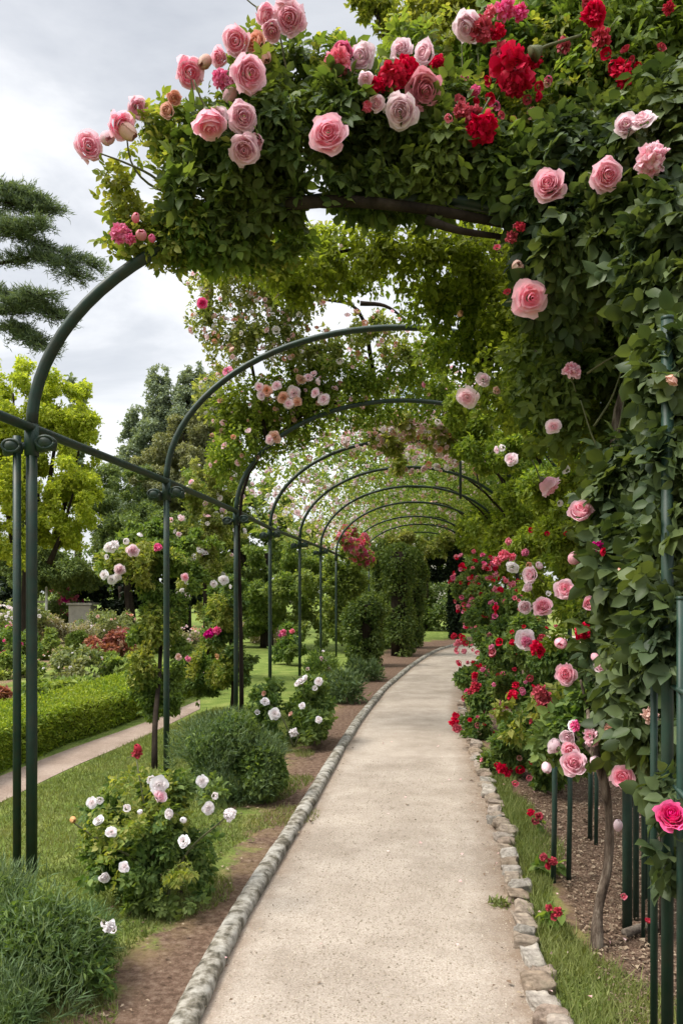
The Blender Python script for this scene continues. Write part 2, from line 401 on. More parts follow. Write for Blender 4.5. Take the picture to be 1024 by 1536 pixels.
def sample(blobs, n, rng, shell=.45, gap=(1.5, -.35)):
    C = np.array([b[0] for b in blobs]); Rr = np.array([b[1] for b in blobs])
    w = (Rr.prod(1)) ** (2 / 3.); w /= w.sum()
    i = rng.choice(len(blobs), n, p=w)
    v = nrm(rng.normal(size=(n, 3)))
    q = 1 - shell * rng.random(n) ** 1.6
    q *= 1 + .14 * vn(v * .5 + C[i] * 3, 1.1)
    Pt = C[i] + v * Rr[i] * q[:, None]
    out = nrm(v / Rr[i])
    if gap:
        keep = vn(Pt, gap[0]) > gap[1]
        Pt, out = Pt[keep], out[keep]
    k = Pt[:, 2] > .02
    return Pt[k], out[k]

LEAFPTS = []
def foliage(root, name, mat, blobs, n, size, kind='far', rng=None, w=.6, droop=.35, shell=.45, gap=(1.5, -.35), k=0, ksize=.5, jit=.75, up=.55, kindflag=None):
    rng = rng or R
    bl = clumped(blobs, k, ksize, rng) if k else blobs
    Pt, O = sample(bl, n, rng, shell, gap)
    m = len(Pt)
    D = O * .6 + rng.normal(0, jit, (m, 3)); D[:, 2] -= droop
    N = O * .5 + rng.normal(0, .5, (m, 3)); N[:, 2] += up
    LEAFPTS.append(Pt)
    L = np.clip(size * rng.lognormal(0, .28, m), 0, size * 1.5)
    if kind == 'sprig': V, f = sprigs(Pt, D, N, L, rng, w)
    else: V, f = leaves(Pt, D, N, L, L * w * rng.uniform(.8, 1.2, m), kind)
    o = part(name, V, f, M[mat], root, smooth=(kind in ('sprig', 'near')))
    if kindflag: o['kind'] = kindflag
    return o

def spiky(root, name, mat, blobs, n, size, rng=None, w=.1, up=1.0):
    """fine upright shoots"""
    rng = rng or R
    Pt, O = sample(blobs, n, rng, .8, (2.2, -.6))
    m = len(Pt)
    D = O * .6 + rng.normal(0, .5, (m, 3)); D[:, 2] += up
    L = np.minimum(size * rng.lognormal(0, .3, m), size * 1.6)
    V, f = leaves(Pt, D, rng.normal(0, 1, (m, 3)), L, np.maximum(L * w, .0035), 'far')
    return part(name, V, f, M[mat], root)

def stems(root, name, mat, paths, r0, r1, n=6, k=12):
    groups = [[p] for p in paths] if len(paths) <= 12 else [paths]
    for gp in groups:
        V, f = join([sweep(spline(p, k), np.linspace(r0, r1, k), n) for p in gp])
        o = part(name, V, f, M[mat], root, smooth=True)
    return o

# ------------------------------------------------------------------ roses
def rose_np(seed, layers, top0, top1, curl=.16, nu=7, nv=6, hgt=.9, r0=.13):
    """nested petals wrapped on growing shells; rims open from top0 to top1 degrees off the axis and roll outwards"""
    rr = np.random.default_rng(seed)
    Vs, Fs, Ts, off = [], [], [], 0
    u = np.linspace(-1, 1, nu); v = np.linspace(0, 1, nv) ** .8
    nl = len(layers)
    for li, cnt in enumerate(layers):
        q = li / max(nl - 1, 1)
        for p in range(cnt):
            ph = (p / cnt) * 2 * np.pi + li * 2.4 + rr.normal(0, .15)
            R0 = r0 + (1 - r0) * q ** 1.05 * rr.uniform(.88, 1.08)
            tt = math.radians(top0 + (top1 - top0) * q + rr.normal(0, 9)); tb = math.radians(150)
            U, Vv = np.meshgrid(u, v)
            lift = (Vv * (1 - .16 * np.abs(U) ** 2.5))
            th = tb + (tt - tb) * lift
            roll = np.clip((Vv - .62) / .38, 0, 1) ** 1.6 * curl * (.25 + .75 * q)
            fz = rr.uniform(0, 6.28)
            wav = .075 * Vv ** 2 * np.sin(3.4 * U + fz) * (.5 + q) + .07 * Vv * U * (1 if p % 2 else .5) + .035 * Vv ** 3 * np.sin(8.3 * U + 2 * fz)
            rad = (R0 * (1 + wav)) * np.sin(th) + roll * (.5 + .5 * R0)
            z = R0 * hgt * np.cos(th) + (1 - R0) * .52 - roll * .5 + .075 * Vv ** 2 * np.cos(4.1 * U + fz * 2) + .035 * rr.normal()
            span = (np.pi / cnt) * (1.65 if cnt > 2 else 1.25) * (.5 + .55 * np.sin(np.pi * np.clip(Vv * .62 + .12, 0, 1)))
            a = ph + U * span
            X = np.stack([rad * np.cos(a), rad * np.sin(a), z], -1).reshape(-1, 3)
            i = np.arange(nv - 1)[:, None] * nu; j = np.arange(nu - 1)[None]
            Fs.append((np.stack([i + j, i + j + 1, i + nu + j + 1, i + nu + j], -1).reshape(-1, 4)) + off)
            Ts.append((.1 + .7 * q) * (.5 + .5 * Vv.ravel()) + .25 * np.clip((Vv.ravel() - .7) / .3, 0, 1) + rr.normal(0, .05))
            Vs.append(X); off += nu * nv
    V = np.concatenate(Vs); V /= np.quantile(np.linalg.norm(V[:, :2], axis=1), .99); V[:, 2] -= .1
    return V, [np.concatenate(Fs)], np.clip(np.concatenate(Ts), 0, 1)

def ruffled_np(seed, n=60, r=1.0, size=.5):
    rr = np.random.default_rng(seed)
    Vs, Fs, Ts, off = [], [], [], 0
    for i in range(n):
        v = nrm(rr.normal(size=3)); v[2] = abs(v[2]) * 1.0 - .25; v = nrm(v)
        c = v * r * rr.uniform(.35, .72)
        d = nrm(v * .55 + rr.normal(0, .55, 3)); nn = nrm(np.cross(d, rr.normal(size=3))); x = np.cross(d, nn)
        s = size * rr.uniform(.7, 1.2)
        U, W = np.meshgrid(np.linspace(-1, 1, 4), np.linspace(0, 1, 4))
        pts = c + d * (W * s * (1 - .15 * U ** 2))[..., None] + x * (U * s * .55 * (.3 + .8 * np.sin(np.pi * (W * .7 + .15))))[..., None] \
            + nn * (s * (.25 * U ** 2 + .22 * np.sin(3 * U + i) * W + .3 * W ** 2))[..., None]
        ii = np.arange(3)[:, None] * 4; j = np.arange(3)[None]
        Fs.append(np.stack([ii + j, ii + j + 1, ii + 5 + j, ii + 4 + j], -1).reshape(-1, 4) + off)
        Ts.append(np.clip(.2 + .8 * W.ravel() + rr.normal(0, .1), 0, 1)); Vs.append(pts.reshape(-1, 3)); off += 16
    V = np.concatenate(Vs); V /= np.abs(V).max()
    return V, [np.concatenate(Fs)], np.concatenate(Ts)

VARS = {
    'rosette': [rose_np(k, [2, 3, 4, 5, 5, 6, 6], 16, 86, .3) for k in (1, 2, 3)],
    'cup': [rose_np(k, [2, 3, 4, 4, 5], 14, 70, .34, hgt=1.0) for k in (4, 5, 6)],
    'ruffled': [ruffled_np(k, 80, 1, .5) for k in (7, 8)],
    'bud': [rose_np(k, [2, 3, 4], 4, 22, .06, hgt=1.35, r0=.3) for k in (9,)],
    'open': [rose_np(k, [3, 4, 5, 6, 6], 20, 98, .34, 7, 6, .7) for k in (10, 11)],
    'small': [rose_np(k, [3, 5], 30, 70, .2, 4, 4, .8, .4) for k in (12, 13)],
}
MESHES = {}
def bloom_mesh(kind, mat, i):
    key = (kind, mat, i % len(VARS[kind]))
    if key not in MESHES:
        V, f, t = VARS[kind][key[2]]
        MESHES[key] = mesh_np('blossom', V, f, M[mat], True, {'t': t})
    return MESHES[key]

def quat_to(v, roll):
    q = Vector(v).to_track_quat('Z', 'Y')
    return q @ Euler((0, 0, roll)).to_quaternion()

def blossom(root, w, radius, kind, mat, face, label=None, name='blossom', rng=None):
    rng = rng or R
    o = bpy.data.objects.new(name, bloom_mesh(kind, mat, int(rng.integers(0, 100))))
    COL.objects.link(o); o.parent = root
    o.location = tuple(np.asarray(w) - ORG[root.name])
    o.rotation_mode = 'QUATERNION'; o.rotation_quaternion = quat_to(face, rng.uniform(0, 6.28))
    sx = radius * rng.uniform(.93, 1.07)
    o.scale = (sx, radius * rng.uniform(.9, 1.05), radius * rng.uniform(.9, 1.1))
    if label: o['label'] = label
    return o

def stalk_mesh():
    if 'stalk' not in MESHES:
        q = spline([(0, 0, -.75), (.05, .02, -1.2), (.25, .12, -1.6), (.6, .2, -2.4)], 9)
        a = sweep(q, np.linspace(.07, .05, 9), 6)
        cup = sweep([(0, 0, -1.15), (0, 0, -1.0), (0, 0, -.86), (0, 0, -.72)], [.07, .17, .24, .3], 8)
        V, f = join([a, cup])
        MESHES['stalk'] = mesh_np('stalk', V, f, M['stem'], True)
    return MESHES['stalk']

def blossoms(root, lst):
    """lst: px,py,diameter px,kind,colour,distance[,label]; sits just outside the leaves it grows from"""
    allp = np.concatenate(LEAFPTS)
    for e in lst:
        px, py, dia, kind, mat, d = e[:6]
        near = allp[(allp[:, 1] > d - 1.0) & (allp[:, 1] < d + .4)]
        qx = 512 + near[:, 0] / near[:, 1] * F; qy = HOR - (near[:, 2] - CAMZ) / near[:, 1] * F
        hit = near[(qx - px) ** 2 + (qy - py) ** 2 < (dia * .55 + 6) ** 2]
        if len(hit) > 3: d = min(d, np.sort(hit[:, 1])[1] - (.13 if d < 5.2 else .08))
        w = P(px, py, d); r = dia * .5 * d / F
        base = nrm(nrm(np.array([0, 0, CAMZ]) - w) + np.array([-.06, 0, .14]))
        jit = .3 if kind in ('rosette', 'open', 'ruffled') else .6
        face = nrm(base + R.normal(0, jit, 3))
        o = blossom(root, w, r * .98, kind, mat, face, e[6] if len(e) > 6 else None)
        if dia > 11:
            st = bpy.data.objects.new('stalk', stalk_mesh()); COL.objects.link(st); st.parent = o

def scatter_blossoms(root, blobs, n, dia, mats, kinds=('small',), rng=None, maxpart=100, face=(0, -1, .4), spread=.75, lo=None):
    """countable blooms on the camera-facing and upper skin of the plant; more than 100: rest in one mesh"""
    rng = rng or R
    Pt, O = sample(blobs, n * 6, rng, .05, None)
    f0 = nrm(np.array(face, float))
    sel = (O @ f0) > .15
    if lo: sel &= Pt[:, 2] > lo
    Pt, O = Pt[sel][:n], O[sel][:n]
    Pt = Pt + O * dia * .25
    sz = dia * rng.lognormal(0, .25, len(Pt))
    order = np.argsort(-sz)
    rest = {}
    for rank, i in enumerate(order):
        mt = mats[int(rng.integers(0, len(mats)))]; kd = kinds[int(rng.integers(0, len(kinds)))]
        fc = nrm(O[i] + rng.normal(0, spread * .5, 3) + f0 * .4)
        if rank < maxpart: blossom(root, Pt[i], sz[i] / 2, kd, mt, fc, rng=rng)
        else: rest.setdefault(mt, []).append((Pt[i], sz[i] / 2, fc))
    for mt, L in rest.items():
        V0, f0_, t0 = VARS['small'][0]
        ps = []; ts = []
        for p, r, fc in L:
            q = np.array(quat_to(fc, rng.uniform(0, 6)).to_matrix())
            ps.append((V0 @ q.T * r + p, f0_)); ts.append(t0)
        V, f = join(ps)
        o = part('blossoms', V, f, M[mt], root, True, {'t': np.concatenate(ts)}); o['kind'] = 'stuff'

# ------------------------------------------------------------------ path geometry
LE = np.array([(-2, -.6), (2, -.57), (2.95, -.523), (3.53, -.49), (4.33, -.405), (5.07, -.305), (6.23, -.167), (7.9, .02), (9.96, .275), (13, .74), (17.07, 1.54), (20, 2.2), (22, 2.75), (24, 3.5), (26, 4.6), (29, 7)])
RE = np.array([(-2, .55), (2, .66), (2.95, .723), (3.73, .82), (4.64, .943), (5.76, 1.075), (7.3, 1.22), (9.24, 1.415), (11.1, 1.62), (14, 2.1), (17, 2.9), (19, 3.6), (21, 4.5), (23, 5.9), (25, 7.5), (29, 11)])
def smooth_tab(tab):
    y = np.linspace(tab[0, 0], tab[-1, 0], 400); x = np.interp(y, tab[:, 0], tab[:, 1])
    k = np.ones(13) / 13; xp = np.pad(x, 6, mode='reflect', reflect_type='odd')
    return y, np.convolve(xp, k, 'valid')
LY, LX = smooth_tab(LE); RY, RX = smooth_tab(RE)
def lx(y): return np.interp(y, LY, LX)
def rx(y): return np.interp(y, RY, RX)

# ground sheet
gx = np.concatenate([-np.geomspace(400, 6.2, 60), np.arange(-6, 4.01, .07), np.geomspace(4.2, 400, 60)])
gy = np.concatenate([-np.geomspace(60, 1, 12), np.arange(-.9, 14, .08), np.geomspace(14.2, 800, 120)])
GX, GY = np.meshgrid(gx, gy)
def sstep(a, b, x):
    t = np.clip((x - a) / (b - a), 0, 1); return t * t * (3 - 2 * t)
dl = lx(GY) - .17 - GX; dr = GX - rx(GY) - .13
wl = np.interp(GY, [0, 3, 3.6, 4.3, 5.2, 6, 7, 10, 16, 24], [.34, .32, .24, .08, .08, .25, .32, .34, .55, 1.6])
soilL = np.where(dl > -.2, 1 - sstep(wl - .28, wl + .3, dl), 1.0)
gwid = np.interp(GY, [2, 3.2, 3.8, 4.6, 6, 9], [.42, .38, .22, .2, .16, .1])
soilR = sstep(gwid - .2, gwid + .04, dr)
soil = np.where(GX < (lx(GY) + rx(GY)) / 2, soilL, soilR)
bed = sstep(.2, .7, (-4.2 - .08 * GY + 0 * GX - GX)) * sstep(9.5, 12, GY) * (1 - sstep(40, 60, GY))
soil = np.maximum(soil, bed * .55)
soil = np.where(GY > 29, soil * .3, soil)
V = np.stack([GX.ravel(), GY.ravel(), np.zeros(GX.size)], 1)
ny, nx = GX.shape
i = np.arange(ny - 1)[:, None] * nx; j = np.arange(nx - 1)[None]
Q = np.stack([i + j, i + j + 1, i + nx + j + 1, i + nx + j], -1).reshape(-1, 4)
g = part('ground', V, [Q], M['ground'], attr={'soil': soil.ravel()}); tag(g, kind='structure')

def ribbon(name, ys, x0, x1, z, mat, nxs=24, crown=0.0):
    t = np.linspace(0, 1, nxs)
    X = x0[:, None] * (1 - t) + x1[:, None] * t; Y = np.repeat(ys[:, None], nxs, 1)
    Z = np.full_like(X, z) + crown * (1 - (2 * t - 1) ** 2)
    e = np.repeat(np.maximum(1 - t * 6, (t - .74) * 4).clip(0, 1)[None], len(ys), 0)
    V = np.stack([X, Y, Z], -1).reshape(-1, 3); n = nxs
    i = np.arange(len(ys) - 1)[:, None] * n; j = np.arange(n - 1)[None]
    Q = np.stack([i + j, i + j + 1, i + n + j + 1, i + n + j], -1).reshape(-1, 4)
    return tag(part(name, V, [Q], mat, attr={'edge': e.ravel()}), kind='structure')
ys = np.linspace(-1.8, 28.5, 240)
ribbon('gravel_path', ys, lx(ys) - .05, rx(ys) + .05, .006, M['gravel'], crown=.012)
# narrow side path by the box hedge
sp = [((0, 1165), (0, 1205)), ((110, 1122), (110, 1151)), ((215, 1085), (215, 1106)), ((300, 1050), (300, 1064))]
A = np.array([P(a[0], a[1], 1912 / (a[1] - HOR)) for a, b in sp]); B = np.array([P(b[0], b[1], 1912 / (b[1] - HOR)) for a, b in sp])
A = np.vstack([A[0] + (A[0] - A[1]) * 1.5, A]); B = np.vstack([B[0] + (B[0] - B[1]) * 1.5, B])
A, B = spline(A, 50), spline(B, 50)
t = np.linspace(0, 1, 8)[None, :, None]
V = (A[:, None] * (1 - t) + B[:, None] * t).reshape(-1, 3); V[:, 2] = .005
i = np.arange(49)[:, None] * 8; j = np.arange(7)[None]
Q = np.stack([i + j, i + 8 + j, i + 8 + j + 1, i + j + 1], -1).reshape(-1, 4)
tag(part('side_path', V, [Q], M['sidegravel'], attr={'edge': np.zeros(len(V))}), kind='structure')

# ------------------------------------------------------------------ left kerb: long rounded stones end to end
def kerb():
    y = -1.0; rr = np.random.default_rng(21); k = 0; seg = []
    n = 10
    yy = np.arange(-1.0, 24.4, .03)
    c = np.stack([lx(yy) - .05, yy, np.zeros_like(yy)], 1)
    # joints
    js = np.cumsum(rr.uniform(.55, 1.35, 40)) - 1.0
    jd = np.min(np.abs(yy[:, None] - js[None]), 1)
    prof = np.array([(-.046, -.02), (-.05, .028), (-.044, .047), (-.026, .056), (.0, .058), (.025, .055), (.042, .046), (.05, .027), (.047, -.02)])
    T = nrm(np.gradient(c, axis=0)); X = np.stack([T[:, 1], -T[:, 0], 0 * T[:, 0]], 1)
    V = c[:, None] + X[:, None] * prof[None, :, 0:1] + np.array([0, 0, 1.0])[None, None] * prof[None, :, 1:2]
    W = V.reshape(-1, 3)
    nn = vn(W * np.array([1, .6, 1]), 1.6) * .003 + vn(W, 9) * .0012
    off = (V - c[:, None] - np.array([0, 0, .03])); off = off / (np.linalg.norm(off, axis=-1, keepdims=True) + 1e-6)
    V = V + off * nn.reshape(V.shape[:2])[..., None]
    dip = np.exp(-(jd / .012) ** 2) * .006
    V = V - off * dip[:, None, None]
    k, n = V.shape[:2]
    i = np.arange(k - 1)[:, None] * n; j = np.arange(n - 1)[None]
    Q = np.stack([i + j, i + n + j, i + n + j + 1, i + j + 1], -1).reshape(-1, 4)
    cap = np.stack([np.arange(n), (k - 1) * n + np.arange(n)[::-1]])
    o = part('stone_kerb', V.reshape(-1, 3), [Q, cap], M['kerb'], smooth=True)
    tag(o, 'long grey lichen-covered stone kerb along the left edge of the gravel path', 'kerb')
kerb()

# right edging stones
rr = np.random.default_rng(5)
y = 1.9; k = 0
while y < 11.5:
    ln = rr.uniform(.08, .19); wd = rr.uniform(.045, .064); h = rr.uniform(.025, .042)
    yc = y + ln / 2; x = float(rx(yc)) + .05 + rr.normal(0, .016)
    V, f = blobmesh((0, 0, 0), (wd, ln / 2 * 1.02, h), 100 + k, 22, 13, .15, 3.4, .42)
    a = math.atan2(float(rx(yc + .3) - rx(yc - .3)), .6) + rr.normal(0, .12)
    ca, sa = math.cos(-a), math.sin(-a)
    V = np.stack([V[:, 0] * ca - V[:, 1] * sa, V[:, 0] * sa + V[:, 1] * ca, V[:, 2]], 1)
    me = mesh_np('edging_stone', V, f, M['cobble'], True)
    o = bpy.data.objects.new('edging_stone', me); COL.objects.link(o); o.location = (x, yc, .008 + rr.normal(0, .009)); o.rotation_euler = (rr.normal(0, .07), rr.normal(0, .1), 0)
    tag(o, 'rounded pale fieldstone in the row edging the right side of the gravel path', 'edging stone', 'fieldstones edging the right side of the path')
    y += ln * 1.0; k += 1

# ------------------------------------------------------------------ pergola of hoops
POSTS = [(48, 642), (250, 722), (354, 767), (405, 792), (449.5, 809), (481, 821), (504, 831), (523, 840), (540, 845), (553, 850)]
PD = [F * .93 / (HOR - b) for a, b in POSTS]
PX = [(a - 512) * d / F for (a, b), d in zip(POSTS, PD)]
RAILZ, RISE, HALF = 2.53, 1.26, 1.9
PP = np.array([(x, d, 0) for x, d in zip(PX, PD)])
TG = nrm(np.gradient(PP, axis=0)); PERP = np.stack([TG[:, 1], -TG[:, 0], 0 * TG[:, 0]], 1)
PERP = nrm(PERP * np.array([1, .45, 1]))
perg = thing('rose_pergola', 'long dark green metal pergola of round hoops on slim posts joined by a side rail', 'pergola', PP[0])
def hoop_pts(i, n=44, ex=1.0, half=None):
    h = half or HALF
    c = PP[i] + PERP[i] * h + np.array([0, 0, RAILZ]); th = np.linspace(np.pi, 0, n)
    return c + PERP[i] * (h * ex * np.cos(th))[:, None] + np.array([0, 0, 1.0]) * (RISE * ex * np.sin(th))[:, None]
for i in range(len(PP)):
    V, f = sweep(hoop_pts(i), .038 if i == 0 else .03, 10, .85); part('arch', V, f, M['green_metal'], perg, True)
    for s in (0, 1):
        b = PP[i] + PERP[i] * (2 * HALF * s)
        V, f = join([sweep([b + (0, 0, 0), b + (0, 0, .8), b + (0, 0, 1.7), b + (0, 0, RAILZ)], .031 if i == 0 else .026, 12), sweep([b + (0, 0, RAILZ - .16), b + (0, 0, RAILZ + .02)], .04 if i == 0 else .036, 12)])
        po = part('post', V, f, M['green_metal'], perg, True)
        if i == 0:
            b2 = b + np.array([-.075, -.02, 0])
            V, f = sweep([b2, b2 + (0, 0, 1.2), b2 + (0, 0, RAILZ - .05)], .023, 10); part('side_rod', V, f, M['green_metal'], perg, True)
        if s == 0 and i < 6:
            # paired cast shell brackets that clamp the rail
            for sg in (-1, 1):
                c = b + np.array([.095 * sg, -.02, RAILZ - .1 + .01 * sg])
                V1, f1 = blobmesh(c, (.062, .05, .045), 40 + i, 16, 9, .1, 1.2)
                V1[:, 2] -= .5 * np.abs(V1[:, 0] - c[0]) * (V1[:, 2] < c[2])
                V2 = sweep([b + (0, 0, RAILZ - .1), c], .02, 8)
                V3 = sweep(c + np.stack([.05 * np.cos(np.linspace(0, 6.28, 18)), 0 * np.linspace(0, 1, 18) - .035, .034 * np.sin(np.linspace(0, 6.28, 18))], 1), .009, 6)
                V, f = join([(V1, f1), V2, V3]); part('bracket', V, f, M['green_metal'], po, True)
for s in (0, 1):
    line = PP + PERP * (2 * HALF * s) + np.array([0, -.0, RAILZ])
    pre = line[0] + (line[0] - line[1]) * 1.05
    line = spline(np.vstack([pre, line]), 70)
    V, f = sweep(line, .034, 8, .8); part('rail', V, f, M['green_metal'], perg, True)
a = P(690, 628, 9.6); V, f = sweep([a, a + np.array([0, 0, -.5]), P(690, 748, 9.6)], .017, 8); part('hanging_rod', V, f, M['green_metal'], perg, True)
a = spline([P(714, 695, 10.5), P(716, 720, 10.8), P(722, 735, 11.2)], 8); V, f = sweep(a, .012, 6); part('tie_rod', V, f, M['green_metal'], perg, True)

# ------------------------------------------------------------------ trellis posts at the right
tr = thing('rose_trellis', 'row of dark green upright bars holding the climbing rose at the right of the path', 'trellis', (1.2, 2.95, 0))
def bar(px, base_y, top_y, wpx, root=tr, d=None, name='upright_bar'):
    d = d or 1912 / (base_y - HOR); b = P(px, base_y, d); b[2] = -.02; t = P(px, top_y, d)
    r = wpx * .5 * d / F
    V1 = sweep([b, (b + t) / 2, t], r, 10)
    V, f = join([V1, sweep([t, t + (0, 0, .012)], r * 1.05, 10)])
    return part(name, V, f, M['trellis_metal'], root, True)
bar(940, 1396, 1060, 15); bar(953, 1380, 1060, 9); bar(964, 1410, 1080, 6)
bar(980, 1560, 900, 11); bar(1000, 1590, 480, 18); bar(1020, 1620, 900, 12); bar(968, 1350, 1050, 7); bar(974, 1420, 1000, 7); bar(1040, 1700, 900, 22)
for z, nm in ((1.28, 0), (.95, 1)):
    a, b = P(935, 0, 3.8), P(1040, 0, 2.4); a[2] = b[2] = z
    V, f = sweep([a, (a + b) / 2, b], .009, 6); part('cross_rod', V, f, M['trellis_metal'], tr, True)
for px, by, ty, w, dd, lab in ((829, 1324, 1090, 8, None, 'left one of two green stakes in the mulch right of the path'), (852, 1322, 1090, 7.5, None, 'right one of two green stakes in the mulch right of the path'),
                               (884, 1260, 1090, 7, None, 'thin green stake behind the bare rose stem, nearer the path of a close pair'), (893, 1267, 1090, 6, None, 'thin green stake behind the bare rose stem, farther from the path of a close pair')):
    d = 1912 / (by - HOR); b = P(px, by, d); b[2] = -.02; t_ = P(px + (2 if px < 860 else 0), ty, d); r = w * .5 * d / F
    V, f = sweep([b, (b + t_) / 2 + (.004, 0, 0), t_], r, 9)
    tag(part('plant_stake', V, f, M['trellis_metal'], None, True), lab, 'stake', 'green stakes under the roses')
a, b = P(936, 1408, 3.68), P(1004, 1398, 3.75); a[2] = b[2] = .022
V, f = sweep(spline([a, (a + b) / 2 + (0, .02, .008), b], 8), np.linspace(.022, .018, 8), 10)
tag(part('log', V, f, M['log'], None, True), 'short weathered log lying on the mulch at the foot of the green bars', 'log')

# ------------------------------------------------------------------ FRONT climbing roses
# A: dark climbing rose on the crown of the nearest hoop
A_b = [blob(*b) for b in [(300, 285, 4.4, 58, 40), (365, 230, 4.4, 75, 65), (345, 295, 4.45, 75, 40), (430, 190, 4.4, 75, 85), (440, 262, 4.45, 80, 38), (520, 200, 4.4, 80, 85),
                          (560, 255, 4.4, 80, 38), (620, 235, 4.4, 80, 55), (690, 240, 4.4, 80, 60), (740, 265, 4.4, 60, 42), (470, 120, 4.6, 55, 55), (415, 120, 4.5, 45, 50), (590, 190, 4.5, 70, 60), (460, 283, 4.5, 60, 26), (560, 285, 4.5, 60, 24), (650, 290, 4.5, 60, 24), (670, 190, 4.6, 60, 60)]]
pa = thing('climbing_rose', 'dark-leaved pink climbing rose smothering the crown of the nearest hoop', 'climbing rose', PP[0] + PERP[0] * 2 * HALF + (0, .15, 0))
foliage(pa, 'foliage', 'dark_rose', A_b, 12000, .12, 'sprig', gap=(2.3, -.15), droop=.6, shell=.5)
A_low = [blob(*b) for b in [(320, 355, 4.5, 50, 28), (400, 350, 4.6, 60, 30), (290, 340, 4.5, 35, 35)]]
foliage(pa, 'hanging_foliage', 'green_rambler', A_low, 1300, .11, 'sprig', droop=.9)
A_y = [blob(*b) for b in [(205, 260, 4.5, 40, 28), (240, 240, 4.5, 50, 45), (262, 200, 4.5, 40, 40), (235, 300, 4.5, 45, 40), (275, 260, 4.5, 50, 45), (215, 350, 4.5, 38, 30), (250, 365, 4.5, 30, 28), (330, 180, 4.5, 40, 50), (300, 395, 4.55, 50, 20), (380, 390, 4.6, 60, 20), (560, 130, 4.5, 50, 40), (285, 330, 4.45, 45, 40), (480, 95, 4.6, 50, 35), (420, 90, 4.5, 40, 35), (185, 290, 4.5, 22, 35), (185, 362, 4.5, 20, 18)]]
foliage(pa, 'young_foliage', 'young_rose', A_y, 3600, .08, 'sprig', gap=(2.2, -.1), droop=.2)
stems(pa, 'cane', 'bark', [[PP[0] + PERP[0] * 2 * HALF + (0, .15, 0), PP[0] + PERP[0] * 2 * HALF + (.02, .12, 1.6), P(1010, 500, 4.6), P(880, 370, 4.55), P(700, 305, 4.5), P(480, 300, 4.5)]], .02, .012)
stems(pa, 'branch', 'darkbark', [[P(430, 306, 4.4), P(520, 302, 4.34), P(640, 314, 4.3), P(760, 336, 4.4)]], .036, .026, 8, 16)
stems(pa, 'branch', 'darkbark', [[P(640, 330, 4.3), P(690, 346, 4.25), P(765, 357, 4.4)]], .026, .014, 8, 16)
stems(pa, 'twig', 'stem', [[P(270, 300, 4.5), P(230, 265, 4.45), P(190, 245, 4.4), P(150, 230, 4.35)], [P(340, 270, 4.5), P(300, 190, 4.4), P(287, 120, 4.35)], [P(400, 200, 4.5), P(365, 120, 4.4), P(345, 70, 4.4)],
                           [P(280, 300, 4.5), P(262, 230, 4.5), P(245, 175, 4.45)], [P(260, 320, 4.5), P(215, 340, 4.5), P(180, 365, 4.45)], [P(440, 160, 4.5), P(425, 80, 4.45), P(415, 30, 4.4)], [P(300, 290, 4.5), P(240, 285, 4.5), P(200, 250, 4.45), P(188, 190, 4.35)]], .009, .004)
A_f = [(133, 219, 48, 'cup', 'pink'), (183, 187, 46, 'cup', 'pink'), (207, 161, 36, 'cup', 'pink'), (162, 207, 24, 'bud', 'pink'), (192, 198, 26, 'bud', 'peach', 'faded brownish bloom'), (285, 109, 52, 'cup', 'pink'),
       (307, 93, 22, 'bud', 'peach'), (328, 86, 32, 'cup', 'pink'), (315, 188, 54, 'cup', 'pink'), (328, 172, 30, 'open', 'palepink'), (354, 62, 46, 'cup', 'pink'), (382, 62, 38, 'cup', 'peach'), (375, 110, 60, 'rosette', 'pink'),
       (365, 175, 50, 'rosette', 'pink'), (366, 226, 50, 'rosette', 'pink'), (383, 212, 28, 'cup', 'pink'), (331, 118, 30, 'ruffled', 'hotpink'), (343, 122, 22, 'ruffled', 'hotpink'), (345, 143, 20, 'bud', 'pink'), (250, 165, 28, 'cup', 'peach', 'faded brownish bloom'), (262, 147, 24, 'cup', 'peach'),
       (399, 22, 38, 'cup', 'pink'), (434, 27, 54, 'rosette', 'pink'), (408, 47, 34, 'cup', 'pink'), (425, 2, 30, 'cup', 'pink'), (396, 85, 22, 'bud', 'peach'), (492, 198, 62, 'rosette', 'pink'), (507, 92, 44, 'ruffled', 'coral'), (514, 78, 34, 'cup', 'hotpink'), (541, 85, 46, 'rosette', 'palepink'),
       (548, 118, 26, 'cup', 'palepink'), (600, 167, 58, 'rosette', 'palepink'), (601, 72, 38, 'rosette', 'palepink'), (635, 78, 40, 'cup', 'palepink'), (181, 350, 32, 'ruffled', 'hotpink'), (195, 358, 22, 'ruffled', 'hotpink'), (212, 352, 16, 'bud', 'coral'), (204, 326, 14, 'bud', 'coral'), (565, 155, 26, 'cup', 'palepink'), (550, 160, 18, 'ruffled', 'coral'), (228, 357, 12, 'bud', 'hotpink'), (287, 454, 20, 'ruffled', 'hotpink')]
blossoms(pa, [(e[0], e[1], e[2], e[3], e[4], 4.22 if e[0] > 330 else 4.36) + tuple(e[5:]) for e in A_f[:-1]])

